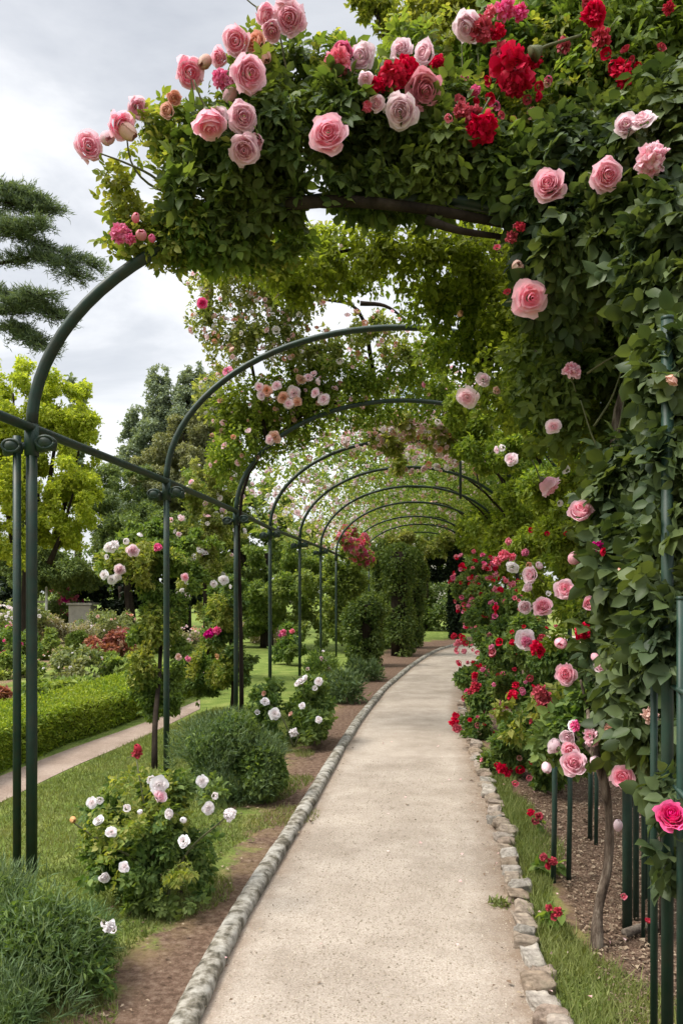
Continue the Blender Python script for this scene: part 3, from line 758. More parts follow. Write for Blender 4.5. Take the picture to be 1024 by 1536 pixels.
# B: crimson climber at top right
B_b = [blob(*b) for b in [(640, 110, 4.9, 70, 60), (720, 110, 4.9, 80, 90), (800, 120, 4.9, 90, 90), (790, 220, 4.6, 70, 50), (860, 70, 4.9, 90, 100), (940, 90, 4.7, 100, 100), (1010, 60, 4.6, 90, 120), (880, 180, 4.5, 90, 70), (700, 200, 4.7, 60, 50), (850, 0, 5, 90, 60), (960, -20, 4.9, 100, 80)]]
pb = thing('climbing_rose', 'crimson climbing rose with ruffled red clusters above the right end of the nearest hoop', 'climbing rose', (2.0, 4.85, 0))
foliage(pb, 'foliage', 'green_rambler', B_b, 12000, .11, 'sprig', gap=(1.5, -.35), droop=.4, shell=.6)
foliage(pb, 'young_foliage', 'young_rose', [blob(*b) for b in [(640, 60, 4.9, 50, 50), (800, 180, 4.6, 50, 35), (740, 180, 4.5, 60, 50), (830, 90, 4.7, 50, 60), (940, 165, 4.5, 50, 40), (860, 130, 4.6, 60, 60)]], 1500, .08, 'sprig', gap=(2.2, -.1))
stems(pb, 'cane', 'darkbark', [[(2.0, 4.85, 0), (1.95, 4.8, 1.5), P(960, 500, 4.7), P(900, 300, 4.7), P(820, 150, 4.8)], [(2.03, 4.9, 0), (2.05, 4.85, 1.5), P(1000, 350, 4.7), P(950, 60, 4.7)]], .03, .01)
stems(pb, 'twig', 'stem', [[P(720, 260, 4.6), P(722, 180, 4.6), P(716, 80, 4.6)], [P(885, 260, 4.5), P(888, 150, 4.5), P(892, 40, 4.5)], [P(700, 240, 4.6), P(694, 120, 4.6), P(692, 60, 4.6)]], .006, .003)
B_f = [(638, 135, 60, 'rosette', 'coral'), (588, 116, 50, 'ruffled', 'crimson'), (610, 104, 40, 'ruffled', 'crimson'), (566, 128, 30, 'ruffled', 'crimson'), (655, 95, 26, 'ruffled', 'crimson'), (700, 41, 48, 'rosette', 'palepink'), (722, 45, 40, 'ruffled', 'crimson'), (745, 48, 30, 'ruffled', 'crimson'),
       (757, 16, 40, 'ruffled', 'hotpink'), (780, 18, 30, 'ruffled', 'hotpink'), (735, 18, 24, 'ruffled', 'coral'), (775, 100, 88, 'ruffled', 'crimson', 'large ruffled crimson bloom'), (752, 82, 40, 'ruffled', 'crimson'), (800, 88, 36, 'ruffled', 'crimson'), (770, 125, 40, 'ruffled', 'crimson'), (722, 190, 52, 'ruffled', 'crimson'), (712, 172, 36, 'ruffled', 'crimson'),
       (690, 150, 22, 'small', 'crimson'), (712, 138, 22, 'ruffled', 'hotpink'), (735, 148, 22, 'small', 'crimson'), (742, 160, 20, 'small', 'hotpink'), (692, 167, 28, 'ruffled', 'crimson'), (672, 178, 16, 'small', 'coral'), (808, 130, 18, 'small', 'crimson'), (806, 145, 18, 'small', 'crimson'), (752, 172, 16, 'small', 'crimson'), (730, 122, 20, 'small', 'crimson'), (696, 117, 16, 'small', 'hotpink'), (715, 150, 16, 'small', 'crimson'), (790, 150, 18, 'small', 'crimson'), (822, 120, 16, 'small', 'hotpink'),
       (778, 192, 16, 'small', 'apricot'), (800, 215, 18, 'small', 'apricot'), (816, 181, 20, 'small', 'peach'), (770, 178, 14, 'small', 'apricot'), (797, 245, 14, 'small', 'apricot'), (820, 125, 14, 'small', 'peach'), (798, 170, 22, 'small', 'peach'),
       (890, 22, 42, 'ruffled', 'crimson'), (902, 55, 36, 'ruffled', 'crimson'), (930, 104, 38, 'ruffled', 'crimson'), (936, 120, 30, 'ruffled', 'crimson'), (876, 176, 36, 'ruffled', 'crimson'), (888, 178, 20, 'small', 'crimson'), (845, 70, 28, 'ruffled', 'crimson'), (885, 4, 30, 'ruffled', 'crimson'), (936, 72, 18, 'small', 'crimson'), (1001, 12, 22, 'ruffled', 'crimson'), (992, 70, 18, 'small', 'crimson'), (908, 80, 22, 'small', 'crimson'), (920, 100, 24, 'small', 'crimson'), (955, 100, 16, 'small', 'crimson'), (945, 90, 16, 'small', 'crimson'), (979, 142, 18, 'small', 'apricot'), (980, 160, 18, 'small', 'apricot')]
blossoms(pb, [(e[0], e[1], e[2], e[3], e[4], 4.42) + tuple(e[5:]) for e in B_f])

# C: big-leaved rose on the right trellis
C_b = [blob(*b) for b in [(900, 240, 4.2, 90, 70), (990, 230, 3.9, 80, 110), (840, 300, 4.2, 80, 60), (930, 350, 4.0, 100, 70), (1010, 400, 3.6, 60, 110), (860, 400, 4.3, 70, 70), (1020, 560, 3.4, 40, 90), (1020, 700, 3.3, 40, 90), (968, 720, 3.9, 62, 70), (925, 800, 4.0, 45, 70), (970, 840, 3.6, 60, 90),
                          (1015, 900, 3.2, 45, 90), (945, 930, 3.8, 48, 80), (980, 1010, 3.4, 50, 80), (940, 1040, 3.7, 40, 55), (1010, 1080, 3.2, 45, 70), (965, 1100, 3.5, 35, 40), (985, 640, 3.1, 25, 40)]]
pc = thing('climbing_rose', 'large-leaved pink climbing rose covering the green trellis bars at the right of the path', 'climbing rose', (1.5, 3.7, 0))
foliage(pc, 'foliage', 'wall_rose', C_b, 11500, .135, 'sprig', gap=(1.5, -.5), droop=.7, shell=.5, w=.66)
C_fr = [blob(*b) for b in [(1020, 1150, 2.7, 22, 60), (1020, 1290, 2.7, 10, 28), (1010, 950, 2.75, 30, 110), (1020, 720, 2.75, 30, 100), (1000, 850, 2.9, 24, 60), (1015, 560, 2.8, 35, 70)]]
foliage(pc, 'front_foliage', 'wall_rose', C_fr, 1500, .11, 'sprig', gap=(2.5, -.2), droop=.7, shell=.6, w=.72)
C_in = [blob(*b) for b in [(900, 420, 4.9, 110, 110), (870, 560, 5.0, 100, 110), (960, 560, 4.8, 90, 140), (980, 700, 4.6, 90, 90), (1000, 860, 4.2, 80, 130), (900, 330, 4.9, 120, 90), (1010, 300, 4.6, 90, 150), (940, 960, 4.5, 60, 120)]]
foliage(pc, 'inner_foliage', 'dark_rose', C_in, 9000, .12, 'sprig', gap=(1.5, -.55), droop=.5, shell=.7)
stems(pc, 'cane', 'bark', [[(1.5, 3.7, 0), P(1000, 1100, 3.8), P(1015, 850, 3.9), P(990, 700, 4.0), P(960, 560, 4.2), P(940, 400, 4.2)], [P(920, 700, 4.3), P(925, 620, 4.3), P(945, 540, 4.3), P(940, 420, 4.3)], [P(990, 720, 3.9), P(1010, 790, 3.7), P(1030, 860, 3.6)]], .028, .012)
stems(pc, 'twig', 'stem', [[P(890, 640, 4.3), P(915, 600, 4.25), P(930, 560, 4.2)], [P(880, 560, 4.3), P(910, 540, 4.2), P(950, 520, 4.2)], [P(960, 480, 4.1), P(1000, 450, 4.0), P(1030, 440, 4.0)], [P(905, 690, 4.3), P(925, 650, 4.2), P(935, 600, 4.2)], [P(970, 540, 4.1), P(990, 520, 4.0), P(1030, 515, 3.9)], [P(915, 700, 4.3), P(890, 660, 4.3), P(870, 600, 4.3)]], .007, .003)
C_f = [(962, 175, 42, 'open', 'palepink', 4.0), (938, 186, 36, 'rosette', 'palepink', 4.0), (977, 240, 54, 'ruffled', 'pink', 3.85), (911, 262, 52, 'rosette', 'pink', 3.95), (821, 275, 58, 'rosette', 'pink', 4.05), (796, 447, 60, 'open', 'pink', 4.1), (857, 557, 32, 'ruffled', 'pink', 4.2), (776, 400, 20, 'bud', 'peach', 4.2), (815, 377, 14, 'bud', 'peach', 4.1), (1005, 572, 24, 'cup', 'peach', 3.3),
       (780, 340, 20, 'ruffled', 'crimson', 4.15), (767, 356, 24, 'ruffled', 'crimson', 4.15), (745, 370, 14, 'small', 'coral', 4.2), (760, 437, 14, 'small', 'crimson', 4.2), (870, 764, 42, 'cup', 'pink', 3.9), (847, 883, 34, 'open', 'pink', 4.0), (874, 948, 30, 'ruffled', 'crimson', 3.85), (840, 965, 20, 'bud', 'pink', 4.0), (847, 1012, 36, 'rosette', 'pink', 3.9),
       (893, 987, 15, 'bud', 'pink', 3.8), (914, 1043, 14, 'bud', 'peach', 3.7), (975, 1073, 32, 'ruffled', 'peach', 3.2), (918, 1094, 26, 'ruffled', 'peach', 3.6), (933, 1166, 36, 'rosette', 'pink', 3.3), (1007, 1222, 52, 'rosette', 'hotpink', 2.85), (812, 1040, 30, 'ruffled', 'crimson', 4.0), (818, 1056, 30, 'ruffled', 'crimson', 4.0), (806, 974, 30, 'ruffled', 'crimson', 4.1), (895, 820, 20, 'ruffled', 'magenta', 3.8), (905, 828, 16, 'small', 'crimson', 3.8),
       (926, 1237, 14, 'bud', 'palepink', 3.7), (885, 905, 26, 'cup', 'pink', 3.95), (862, 836, 20, 'bud', 'pink', 4.0), (900, 1000, 22, 'cup', 'palepink', 3.8), (955, 985, 26, 'rosette', 'pink', 3.5), (830, 640, 26, 'open', 'palepink', 4.3), (935, 860, 22, 'cup', 'peach', 3.7), (972, 1380, 14, 'small', 'crimson', 3.5), (935, 1345, 12, 'small', 'coral', 3.6)]
blossoms(pc, C_f)

# standard rose with bare stem
pst = thing('standard_rose', 'rose with one bare crooked woody stem and pale pink blooms beside the trellis', 'rose bush', P(892, 1424, 3.57) * (1, 1, 0))
tr_pts = [P(891, 1428, 3.57), P(895, 1365, 3.6), P(911, 1300, 3.62), (P(913, 1230, 3.62)), P(906, 1180, 3.6), P(893, 1135, 3.6), P(884, 1090, 3.65)]
s = spline(tr_pts, 40); s += np.stack([.006 * vn(s, 1.2), .006 * vn(s + 5, 1.2), 0 * s[:, 0]], 1)
V, f = sweep(s, np.linspace(.025, .018, 40) * (1 + .16 * vn(s, 3.5)), 14); part('trunk', V, f, M['bark'], pst, True)
ST_b = [blob(*b) for b in [(860, 1095, 3.9, 34, 26), (845, 1115, 3.95, 30, 20), (888, 1112, 3.8, 24, 22), (880, 1060, 3.9, 16, 22)]]
foliage(pst, 'foliage', 'shrub_rose', ST_b, 800, .085, 'sprig')
stems(pst, 'branch', 'bark', [[tr_pts[-2], P(870, 1110, 3.75), P(850, 1085, 3.8)], [tr_pts[-1], P(880, 1060, 3.8), P(870, 1020, 3.8)]], .014, .006)
blossoms(pst, [(829, 1119, 28, 'cup', 'palepink', 3.7), (850, 1106, 26, 'cup', 'palepink', 3.7), (860, 1144, 42, 'rosette', 'pink', 3.5), (854, 1126, 30, 'cup', 'pink', 3.6), (887, 1105, 30, 'ruffled', 'pink', 3.55), (819, 1152, 15, 'bud', 'palepink', 3.7), (862, 1090, 20, 'ruffled', 'hotpink', 3.65), (858, 1088, 18, 'open', 'white', 3.7), (893, 1143, 16, 'bud', 'palepink', 3.55)])

# D: olive canopy of small leaves spanning the first bay
D_b = [blob(*b) for b in [(350, 385, 5.2, 50, 35), (420, 390, 5.3, 70, 45), (490, 390, 5.6, 80, 50), (560, 370, 5.5, 90, 50), (650, 380, 5.5, 90, 60), (720, 400, 5.6, 80, 70), (660, 450, 5.8, 60, 55), (720, 480, 5.9, 70, 70), (700, 530, 6.0, 60, 40), (650, 520, 6.2, 28, 40), (790, 480, 5.6, 80, 90), (800, 570, 5.4, 90, 80), (850, 620, 5.3, 70, 70), (760, 590, 5.9, 60, 50), (830, 420, 5.2, 70, 70), (440, 430, 5.6, 50, 30), (530, 425, 5.9, 60, 25)]]
pd = thing('climbing_rose', 'olive-leaved rambler hanging as a canopy between the first two hoops', 'climbing rose', (2.15, 5.9, 0))
foliage(pd, 'foliage', 'olive_rose', D_b, 34000, .047, 'far', gap=(3.5, -.5), shell=1, droop=.5)
stems(pd, 'cane', 'darkbark', [[(2.15, 5.9, 0), (2.1, 5.85, 1.8), P(860, 560, 5.8), P(760, 430, 5.8), P(600, 370, 5.7), P(450, 390, 5.6)], [P(860, 560, 5.8), P(790, 545, 6.0), P(700, 520, 6.1)], [P(700, 560, 6.0), P(740, 540, 5.9), P(820, 600, 5.6)]], .03, .01)
blossoms(pd, [(776, 342, 18, 'small', 'coral', 5.0), (725, 567, 26, 'open', 'palepink', 5.7), (745, 586, 16, 'small', 'peach', 5.7), (700, 597, 36, 'open', 'palepink', 5.7), (636, 577, 12, 'small', 'hotpink', 6.0), (690, 470, 10, 'bud', 'peach', 5.7)])

# E: pale rambler over the second bay, open to the sky
E_b = [blob(*b) for b in [(310, 470, 9, 28, 40), (350, 420, 9, 50, 50), (410, 440, 9, 50, 45), (390, 500, 9, 60, 40), (345, 520, 9, 40, 50), (450, 460, 8.8, 40, 25), (560, 500, 8.8, 60, 18), (470, 530, 9, 80, 25), (320, 590, 9.5, 30, 40), (440, 505, 9, 60, 22), (420, 390, 8.6, 50, 45), (480, 415, 8.4, 40, 30), (500, 520, 9, 70, 14), (580, 525, 9, 60, 14), (300, 430, 9, 18, 25), (360, 370, 8.6, 40, 40), (470, 370, 8.2, 60, 30), (560, 480, 8.6, 50, 14), (610, 530, 9, 40, 20)]]
pe = thing('climbing_rose', 'pale flowering rambler with airy yellow-green sprays above the second hoop', 'climbing rose', PP[2] + (.2, .3, 0))
foliage(pe, 'foliage', 'pale_rambler', E_b, 30000, .05, 'far', gap=(3.3, -.25), shell=1, droop=.2)
E_d = [blob(*b) for b in [(400, 605, 9.3, 70, 45), (460, 590, 9.3, 70, 45), (370, 660, 9.3, 40, 50), (420, 640, 9.5, 60, 40), (520, 575, 9.2, 80, 35), (590, 560, 9.2, 80, 30), (540, 610, 9.8, 80, 35), (650, 590, 9.6, 60, 40), (340, 690, 10, 35, 40), (480, 545, 9.3, 60, 25), (345, 620, 9.4, 35, 40)]]
foliage(pe, 'dense_foliage', 'bright_rambler', E_d, 33000, .05, 'far', gap=(3, -.5), shell=1)
stems(pe, 'cane', 'darkbark', [[PP[2] + (.06, .06, 0), PP[2] + (.05, .05, 1.2), PP[2] + (.03, .05, 2.5), P(385, 690, 9.25), P(450, 625, 9.25), P(540, 595, 9.25)], [P(400, 660, 9.3), P(380, 560, 9.2), P(360, 450, 9.1)], [P(450, 620, 9.3), P(430, 500, 9.1), P(440, 420, 9)], [P(560, 560, 9.2), P(540, 470, 8.9), P(490, 450, 8.8), P(400, 448, 8.8)], [P(540, 455, 8.8), P(580, 460, 8.8), P(620, 490, 8.8)]], .028, .008)
E_f = [(400, 585, 20), (415, 577, 18), (392, 592, 16), (450, 570, 20), (440, 590, 24), (432, 605, 18), (425, 597, 20), (472, 588, 16), (485, 598, 20), (446, 603, 16), (478, 572, 14), (462, 565, 16), (411, 656, 22), (404, 660, 16), (372, 645, 12), (350, 655, 10), (304, 455, 18), (341, 556, 18), (348, 525, 12), (470, 560, 14), (388, 580, 16)]
blossoms(pe, [(x, y, z, 'open' if z > 15 else 'small', 'hotpink' if x < 345 else ('palepink' if k % 3 else 'peach'), 8.85) for k, (x, y, z) in enumerate(E_f)])
scatter_blossoms(pe, E_b, 260, .06, ['white', 'palepink', 'palepink', 'peach'], ('small',), spread=1)
scatter_blossoms(pe, E_d, 120, .06, ['palepink', 'peach'], ('small',), spread=1, maxpart=0)

# F: bright green mass on the right side of the tunnel
F_b = [blob(*b) for b in [(720, 610, 8.2, 50, 40), (780, 670, 8, 70, 60), (840, 710, 7, 60, 60), (740, 680, 9, 50, 50), (820, 780, 7.3, 70, 60), (870, 790, 6.3, 55, 60), (780, 770, 8.6, 60, 60), (720, 640, 9, 50, 40), (850, 860, 6.3, 60, 60), (800, 850, 7.5, 60, 50), (860, 940, 5.8, 50, 60), (890, 700, 6, 50, 50), (770, 600, 8, 60, 40)]]
pf = thing('climbing_rose', 'bright green climber with scattered pink blooms on the right side of the tunnel', 'climbing rose', (2.4, 7.4, 0))
foliage(pf, 'foliage', 'bright_rambler', F_b, 84000, .047, 'far', gap=(1.6, -.35), shell=.8, k=14, ksize=.38)
stems(pf, 'cane', 'darkbark', [[(2.4, 7.4, 0), P(880, 900, 7.4), P(840, 760, 7.4), P(780, 650, 8), P(700, 600, 8.5)], [P(870, 800, 7.2), P(890, 720, 6.6), P(880, 690, 6.3)]], .03, .012)
blossoms(pf, [(826, 731, 40, 'cup', 'pink', 5.9), (848, 704, 16, 'small', 'white', 5.9), (765, 688, 24, 'open', 'palepink', 7.2), (752, 672, 14, 'small', 'white', 7.4), (745, 675, 14, 'small', 'palepink', 7.6), (840, 755, 12, 'small', 'white', 6), (794, 862, 28, 'cup', 'palepink', 6.0), (767, 853, 22, 'open', 'white', 6.2), (790, 880, 20, 'cup', 'palepink', 6), (787, 911, 22, 'cup', 'palepink', 6), (813, 909, 32, 'rosette', 'pink', 5.7), (787, 960, 36, 'open', 'palepink', 5.4), (790, 963, 22, 'ruffled', 'hotpink', 5.35), (755, 833, 18, 'ruffled', 'coral', 6.6), (768, 835, 14, 'ruffled', 'coral', 6.6), (746, 842, 18, 'ruffled', 'coral', 6.8), (787, 829, 14, 'ruffled', 'hotpink', 6.4), (808, 848, 12, 'bud', 'palepink', 6), (762, 812, 14, 'ruffled', 'coral', 6.8), (820, 800, 10, 'small', 'crimson', 6), (848, 800, 10, 'small', 'crimson', 6), (870, 802, 10, 'small', 'crimson', 5.7), (795, 795, 10, 'small', 'crimson', 6.3), (885, 800, 12, 'small', 'crimson', 5.5), (822, 890, 10, 'small', 'white', 5.8), (793, 848, 12, 'small', 'peach', 6.1)])

# G: red shrub roses tumbling to the path
G1 = [blob(*b) for b in [(715, 870, 13.5, 38, 40), (735, 920, 12.5, 48, 50), (700, 900, 14, 20, 40), (720, 980, 12, 38, 40), (715, 1025, 11, 28, 30)]]
pg1 = thing('shrub_rose', 'distant shrub rose dense with deep pink blooms at the far bend of the path', 'shrub rose', (2.45, 12.5, 0))
foliage(pg1, 'foliage', 'shrub_rose', G1, 26000, .06, gap=(1.4, -.4), shell=.6, k=7, ksize=.45)
scatter_blossoms(pg1, G1, 230, .085, ['coral', 'hotpink', 'crimson'], ('small', 'ruffled'))
G2 = [blob(*b) for b in [(760, 930, 9.6, 50, 50), (740, 1000, 9.2, 48, 50), (790, 900, 8.8, 50, 60), (730, 1050, 9, 40, 45), (715, 1090, 8.7, 25, 28), (790, 990, 8, 60, 70), (770, 1060, 8, 50, 50)]]
pg2 = thing('shrub_rose', 'crimson shrub rose spilling over the path edge in front of the far deep pink one', 'shrub rose', (2.2, 8.9, 0))
foliage(pg2, 'foliage', 'shrub_rose', G2, 44000, .052, gap=(1.4, -.4), shell=.6, k=7, ksize=.45)
scatter_blossoms(pg2, G2, 130, .062, ['crimson', 'crimson', 'coral', 'hotpink'], ('small', 'ruffled'))
blossoms(pg2, [(713, 1030, 20, 'ruffled', 'crimson', 8.2), (712, 1013, 14, 'ruffled', 'crimson', 8.2), (705, 1038, 14, 'ruffled', 'crimson', 8.3), (680, 1083, 18, 'ruffled', 'crimson', 8.1), (685, 1092, 16, 'ruffled', 'crimson', 8.0), (683, 1073, 12, 'ruffled', 'crimson', 8.1), (768, 1044, 22, 'ruffled', 'crimson', 7.1)])
G3 = [blob(*b) for b in [(800, 1090, 6.7, 55, 55), (840, 1020, 6, 60, 70), (770, 1120, 6.9, 40, 45), (750, 1150, 7.0, 28, 35), (830, 1110, 6.2, 45, 50), (800, 1160, 6.4, 40, 35), (870, 1130, 5.6, 35, 45)]]
pg3 = thing('shrub_rose', 'leafy shrub rose with a few red blooms above the two green stakes', 'shrub rose', (1.85, 6.4, 0))
foliage(pg3, 'foliage', 'shrub_rose', G3, 32000, .048, gap=(1.5, -.35), shell=.6, k=7, ksize=.45)
foliage(pg3, 'young_foliage', 'young_rose', [blob(*b) for b in [(775, 1085, 6.2, 30, 30), (760, 1070, 6.4, 20, 20), (830, 1060, 5.6, 30, 30)]], 900, .06, gap=(2, -.2))
scatter_blossoms(pg3, G3, 40, .06, ['crimson', 'coral', 'peach'], ('small',))
blossoms(pg3, [(752, 1153, 20, 'ruffled', 'crimson', 6.1), (760, 1160, 14, 'ruffled', 'crimson', 6.1), (745, 1148, 12, 'small', 'crimson', 6.1)])
for px, py, by, lab in ((820, 1292, 1315, 'tiny red-flowered seedling beside the left green stake'), (828, 1368, 1392, 'tiny red-flowered seedling in the grass near the edging stones'), (800, 1225, 1250, 'tiny red-flowered seedling by the edging stones below the leafy shrub rose')):
    d = 1912 / (by - HOR); b = P(px, by, d); b[2] = 0
    o = thing('rose_seedling', lab, 'seedling', b, 'red-flowered seedlings by the path')
    foliage(o, 'foliage', 'green_rambler', [blob(px, py + 8, d, 14, 12)], 60, .05, 'near')
    blossoms(o, [(px - 5, py - 6, 14, 'ruffled', 'crimson', d - .05), (px + 8, py, 18, 'ruffled', 'crimson', d - .05), (px + 2, py + 7, 14, 'small', 'crimson', d - .05)])

# H: rambler roof along the tunnel, thin on the left shoulder and heavy on the right
rh = np.random.default_rng(33)
def roof_pts(n, d0, d1, dens, rr=(1.05, 1.26)):
    u = rh.uniform(d0, d1, n); th = rh.uniform(0, np.pi, n); kk = rh.uniform(*rr, n)
    keep = rh.random(n) < dens(th)
    u, th, kk = u[keep], th[keep], kk[keep]
    c = np.stack([np.interp(u, PP[:, 1], PP[:, 0]) + HALF * np.interp(u, PP[:, 1], PERP[:, 0]), u + HALF * np.interp(u, PP[:, 1], PERP[:, 1]), np.full(len(u), RAILZ)], 1)
    pr = np.stack([np.interp(u, PP[:, 1], PERP[:, 0]), np.interp(u, PP[:, 1], PERP[:, 1]), 0 * u], 1)
    Pt = c + pr * (-HALF * kk * np.cos(th))[:, None]; Pt[:, 2] += RISE * kk * np.sin(th)
    O = nrm(pr * (-np.cos(th))[:, None] + np.array([0, 0, 1.0]) * np.sin(th)[:, None])
    return Pt, O
ph = thing('climbing_rose', 'pink-flowered rambler roofing the far hoops of the tunnel', 'climbing rose', PP[4] + PERP[4] * 2 * HALF)
def roof_part(name, mat, n, d0, d1, dens, size, gap):
    Pt, O = roof_pts(n, d0, d1, dens); k = vn(Pt, gap[0]) > gap[1] - .8 * (Pt[:, 0] > 2.2); Pt, O = Pt[k], O[k]
    m = len(Pt); L = size * rh.lognormal(0, .3, m)
    V, f = leaves(Pt, O * .4 + rh.normal(0, .8, (m, 3)), O * .4 + rh.normal(0, .5, (m, 3)) + (0, 0, .4), L, L * .6)
    return part(name, V, f, M[mat], ph)
roof_part('foliage', 'green_rambler', 110000, 10.2, 31, lambda t: np.clip(.1 + (t - .45) * .9, .06, 1), .065, (1.6, -.5))
roof_part('pale_foliage', 'pale_rambler', 46000, 11, 31, lambda t: np.clip(.28 + t * .3, .2, .75), .065, (1.6, -.3))
foliage(ph, 'side_foliage', 'olive_rose', [blob(*b) for b in [(770, 800, 14, 50, 60), (740, 790, 17, 50, 50), (790, 740, 11.5, 40, 60), (755, 840, 16, 40, 40), (720, 800, 22, 40, 40)]], 14000, .1, shell=.8)
stems(ph, 'cane', 'darkbark', [[PP[i] + PERP[i] * 2 * HALF, PP[i] + PERP[i] * 2 * HALF + (.05, 0, 2.4), PP[i] + PERP[i] * (1.5 * HALF) + (0, .1, RAILZ + RISE * .9), PP[i] + PERP[i] * HALF + (0, .2, RAILZ + RISE)] for i in range(3, 9)], .03, .01)
Pt, O = roof_pts(1300, 10, 29, lambda t: .35 + .65 * (t > .25) * (t < 2.2), (1.03, 1.14))
rest = {}
for k, (p, o_) in enumerate(zip(Pt, O)):
    mt = ('palepink', 'peach', 'palepink', 'white')[k % 4]
    rest.setdefault(mt, []).append((p, .042 * rh.lognormal(0, .2), nrm(-o_ * .5 + (0, -.8, 0) + rh.normal(0, .4, 3))))
big = 0
for mt, L in rest.items():
    ps, ts = [], []
    for n_, (p, r, fc) in enumerate(L):
        if n_ < 24: blossom(ph, p, r * 1.2, 'small', mt, fc, rng=rh); continue
        q = np.array(quat_to(fc, rh.uniform(0, 6)).to_matrix()); V0, f0, t0 = VARS['small'][0]; ps.append((V0 @ q.T * r + p, f0)); ts.append(t0)
    V, f = join(ps); tag(part('blossoms', V, f, M[mt], ph, True, {'t': np.concatenate(ts)}), kind='stuff')
# upright pale pink drift behind the fourth hoop
pk = thing('climbing_rose', 'pale pink flowering rambler massed above the third hoop to its right', 'climbing rose', PP[3] + PERP[3] * 1.9 * HALF)
K_b = [blob(*b) for b in [(610, 640, 11, 55, 26), (660, 650, 11.2, 45, 35), (640, 690, 12.4, 60, 20), (560, 660, 11.4, 50, 25), (690, 600, 10.5, 40, 30)]]
foliage(pk, 'foliage', 'pale_rambler', K_b, 9000, .09, shell=.8, gap=(1.2, -.1), k=6, ksize=.45)
stems(pk, 'cane', 'darkbark', [[PP[3] + PERP[3] * 1.9 * HALF, PP[3] + PERP[3] * 1.85 * HALF + (0, 0, 2.3), P(740, 700, 11.2), P(650, 660, 11.2)]], .025, .01)
scatter_blossoms(pk, K_b, 420, .075, ['palepink', 'peach', 'palepink', 'white'], ('small', 'open'), spread=1)
# coral rambler at the far left of the hoops
pcx = thing('climbing_rose', 'coral red rambler massed under the far hoops on the rail side', 'climbing rose', PP[7] + (-.2, 0.4, 0))
X_b = [blob(*b) for b in [(520, 812, 20.4, 9, 14), (536, 825, 20.5, 12, 17), (551, 838, 20.7, 10, 13), (510, 806, 20.2, 6, 8), (543, 836, 20.6, 9, 12), (527, 800, 21.5, 8, 10), (546, 815, 22, 9, 12), (560, 838, 22.5, 8, 10), (516, 796, 20.8, 7, 9)]]
foliage(pcx, 'foliage', 'pale_rambler', X_b, 900, .13, shell=.8, gap=None)
stems(pcx, 'cane', 'darkbark', [[PP[7] + (-.2, .4, 0), PP[7] + (-.1, .5, 1.6), P(538, 828, 20.6)]], .03, .01)
scatter_blossoms(pcx, X_b, 260, .1, ['coral', 'coral', 'hotpink'], ('open',), spread=1)

# ------------------------------------------------------------------ LEFT border by the kerb
pl1 = thing('lavender_bush', 'grey-green lavender bush with fine upright shoots in the bottom left corner', 'bush', P(60, 1560, 3.0) * (1, 1, 0))
L1 = [blob(*b) for b in [(60, 1440, 3.15, 90, 90, 90), (-10, 1400, 3.3, 70, 90, 80), (110, 1430, 3.35, 60, 75, 70), (20, 1520, 2.9, 90, 70, 70), (140, 1400, 3.5, 30, 50), (30, 1350, 3.5, 60, 50)]]
spiky(pl1, 'shoots', 'lavender', L1, 16000, .055, w=.075, up=.5)
foliage(pl1, 'foliage', 'shrub_rose', [blob(*b) for b in [(60, 1480, 3.1, 100, 75), (10, 1440, 3.3, 80, 80), (110, 1460, 3.4, 60, 60), (20, 1540, 2.9, 90, 50), (60, 1420, 3.2, 90, 70), (10, 1390, 3.4, 70, 60), (110, 1420, 3.3, 60, 60)]], 21000, .038, 'far', up=.7, w=.36)
blossoms(pl1, [(163, 1388, 22, 'ruffled', 'white', 3.3), (170, 1394, 14, 'small', 'white', 3.3), (155, 1385, 12, 'small', 'white', 3.3)])
pw = thing('rose_bush', 'rounded rose bush with white blooms at the foot of the second post', 'rose bush', P(235, 1365, 4.05) * (1, 1, 0))
W_b = [blob(*b) for b in [(240, 1270, 4.1, 75, 80), (200, 1240, 4.2, 65, 50), (280, 1235, 4.1, 55, 60), (235, 1320, 4.0, 65, 45), (250, 1190, 4.3, 45, 35), (170, 1220, 4.3, 40, 30), (300, 1210, 4.2, 35, 35), (180, 1280, 4.1, 40, 40)]]
foliage(pw, 'foliage', 'shrub_rose', W_b, 9000, .06, 'sprig', gap=(2.2, -.25), shell=.9, k=8, ksize=.45)
foliage(pw, 'young_foliage', 'young_rose', [blob(*b) for b in [(210, 1190, 4.2, 60, 30), (180, 1250, 4.1, 50, 40), (270, 1200, 4.1, 50, 30), (230, 1280, 3.9, 70, 50)]], 1700, .05, 'sprig', gap=(2, 0))
bb = P(235, 1365, 4.05)
stems(pw, 'branch', 'stem', [[(bb[0], 4.05, 0), P(215, 1300, 4.05), P(150, 1260, 4.05), P(112, 1235, 4.05)], [(bb[0], 4.05, 0), P(230, 1290, 4.05), P(205, 1140, 4.2)], [(bb[0] + .03, 4.05, 0), P(280, 1280, 4.05), P(340, 1225, 4.0)], [(bb[0], 4.1, 0), P(240, 1260, 4.1), P(245, 1180, 4.1)], [(bb[0], 4.1, 0), P(200, 1330, 4.0), P(160, 1315, 3.9)]], .009, .004)
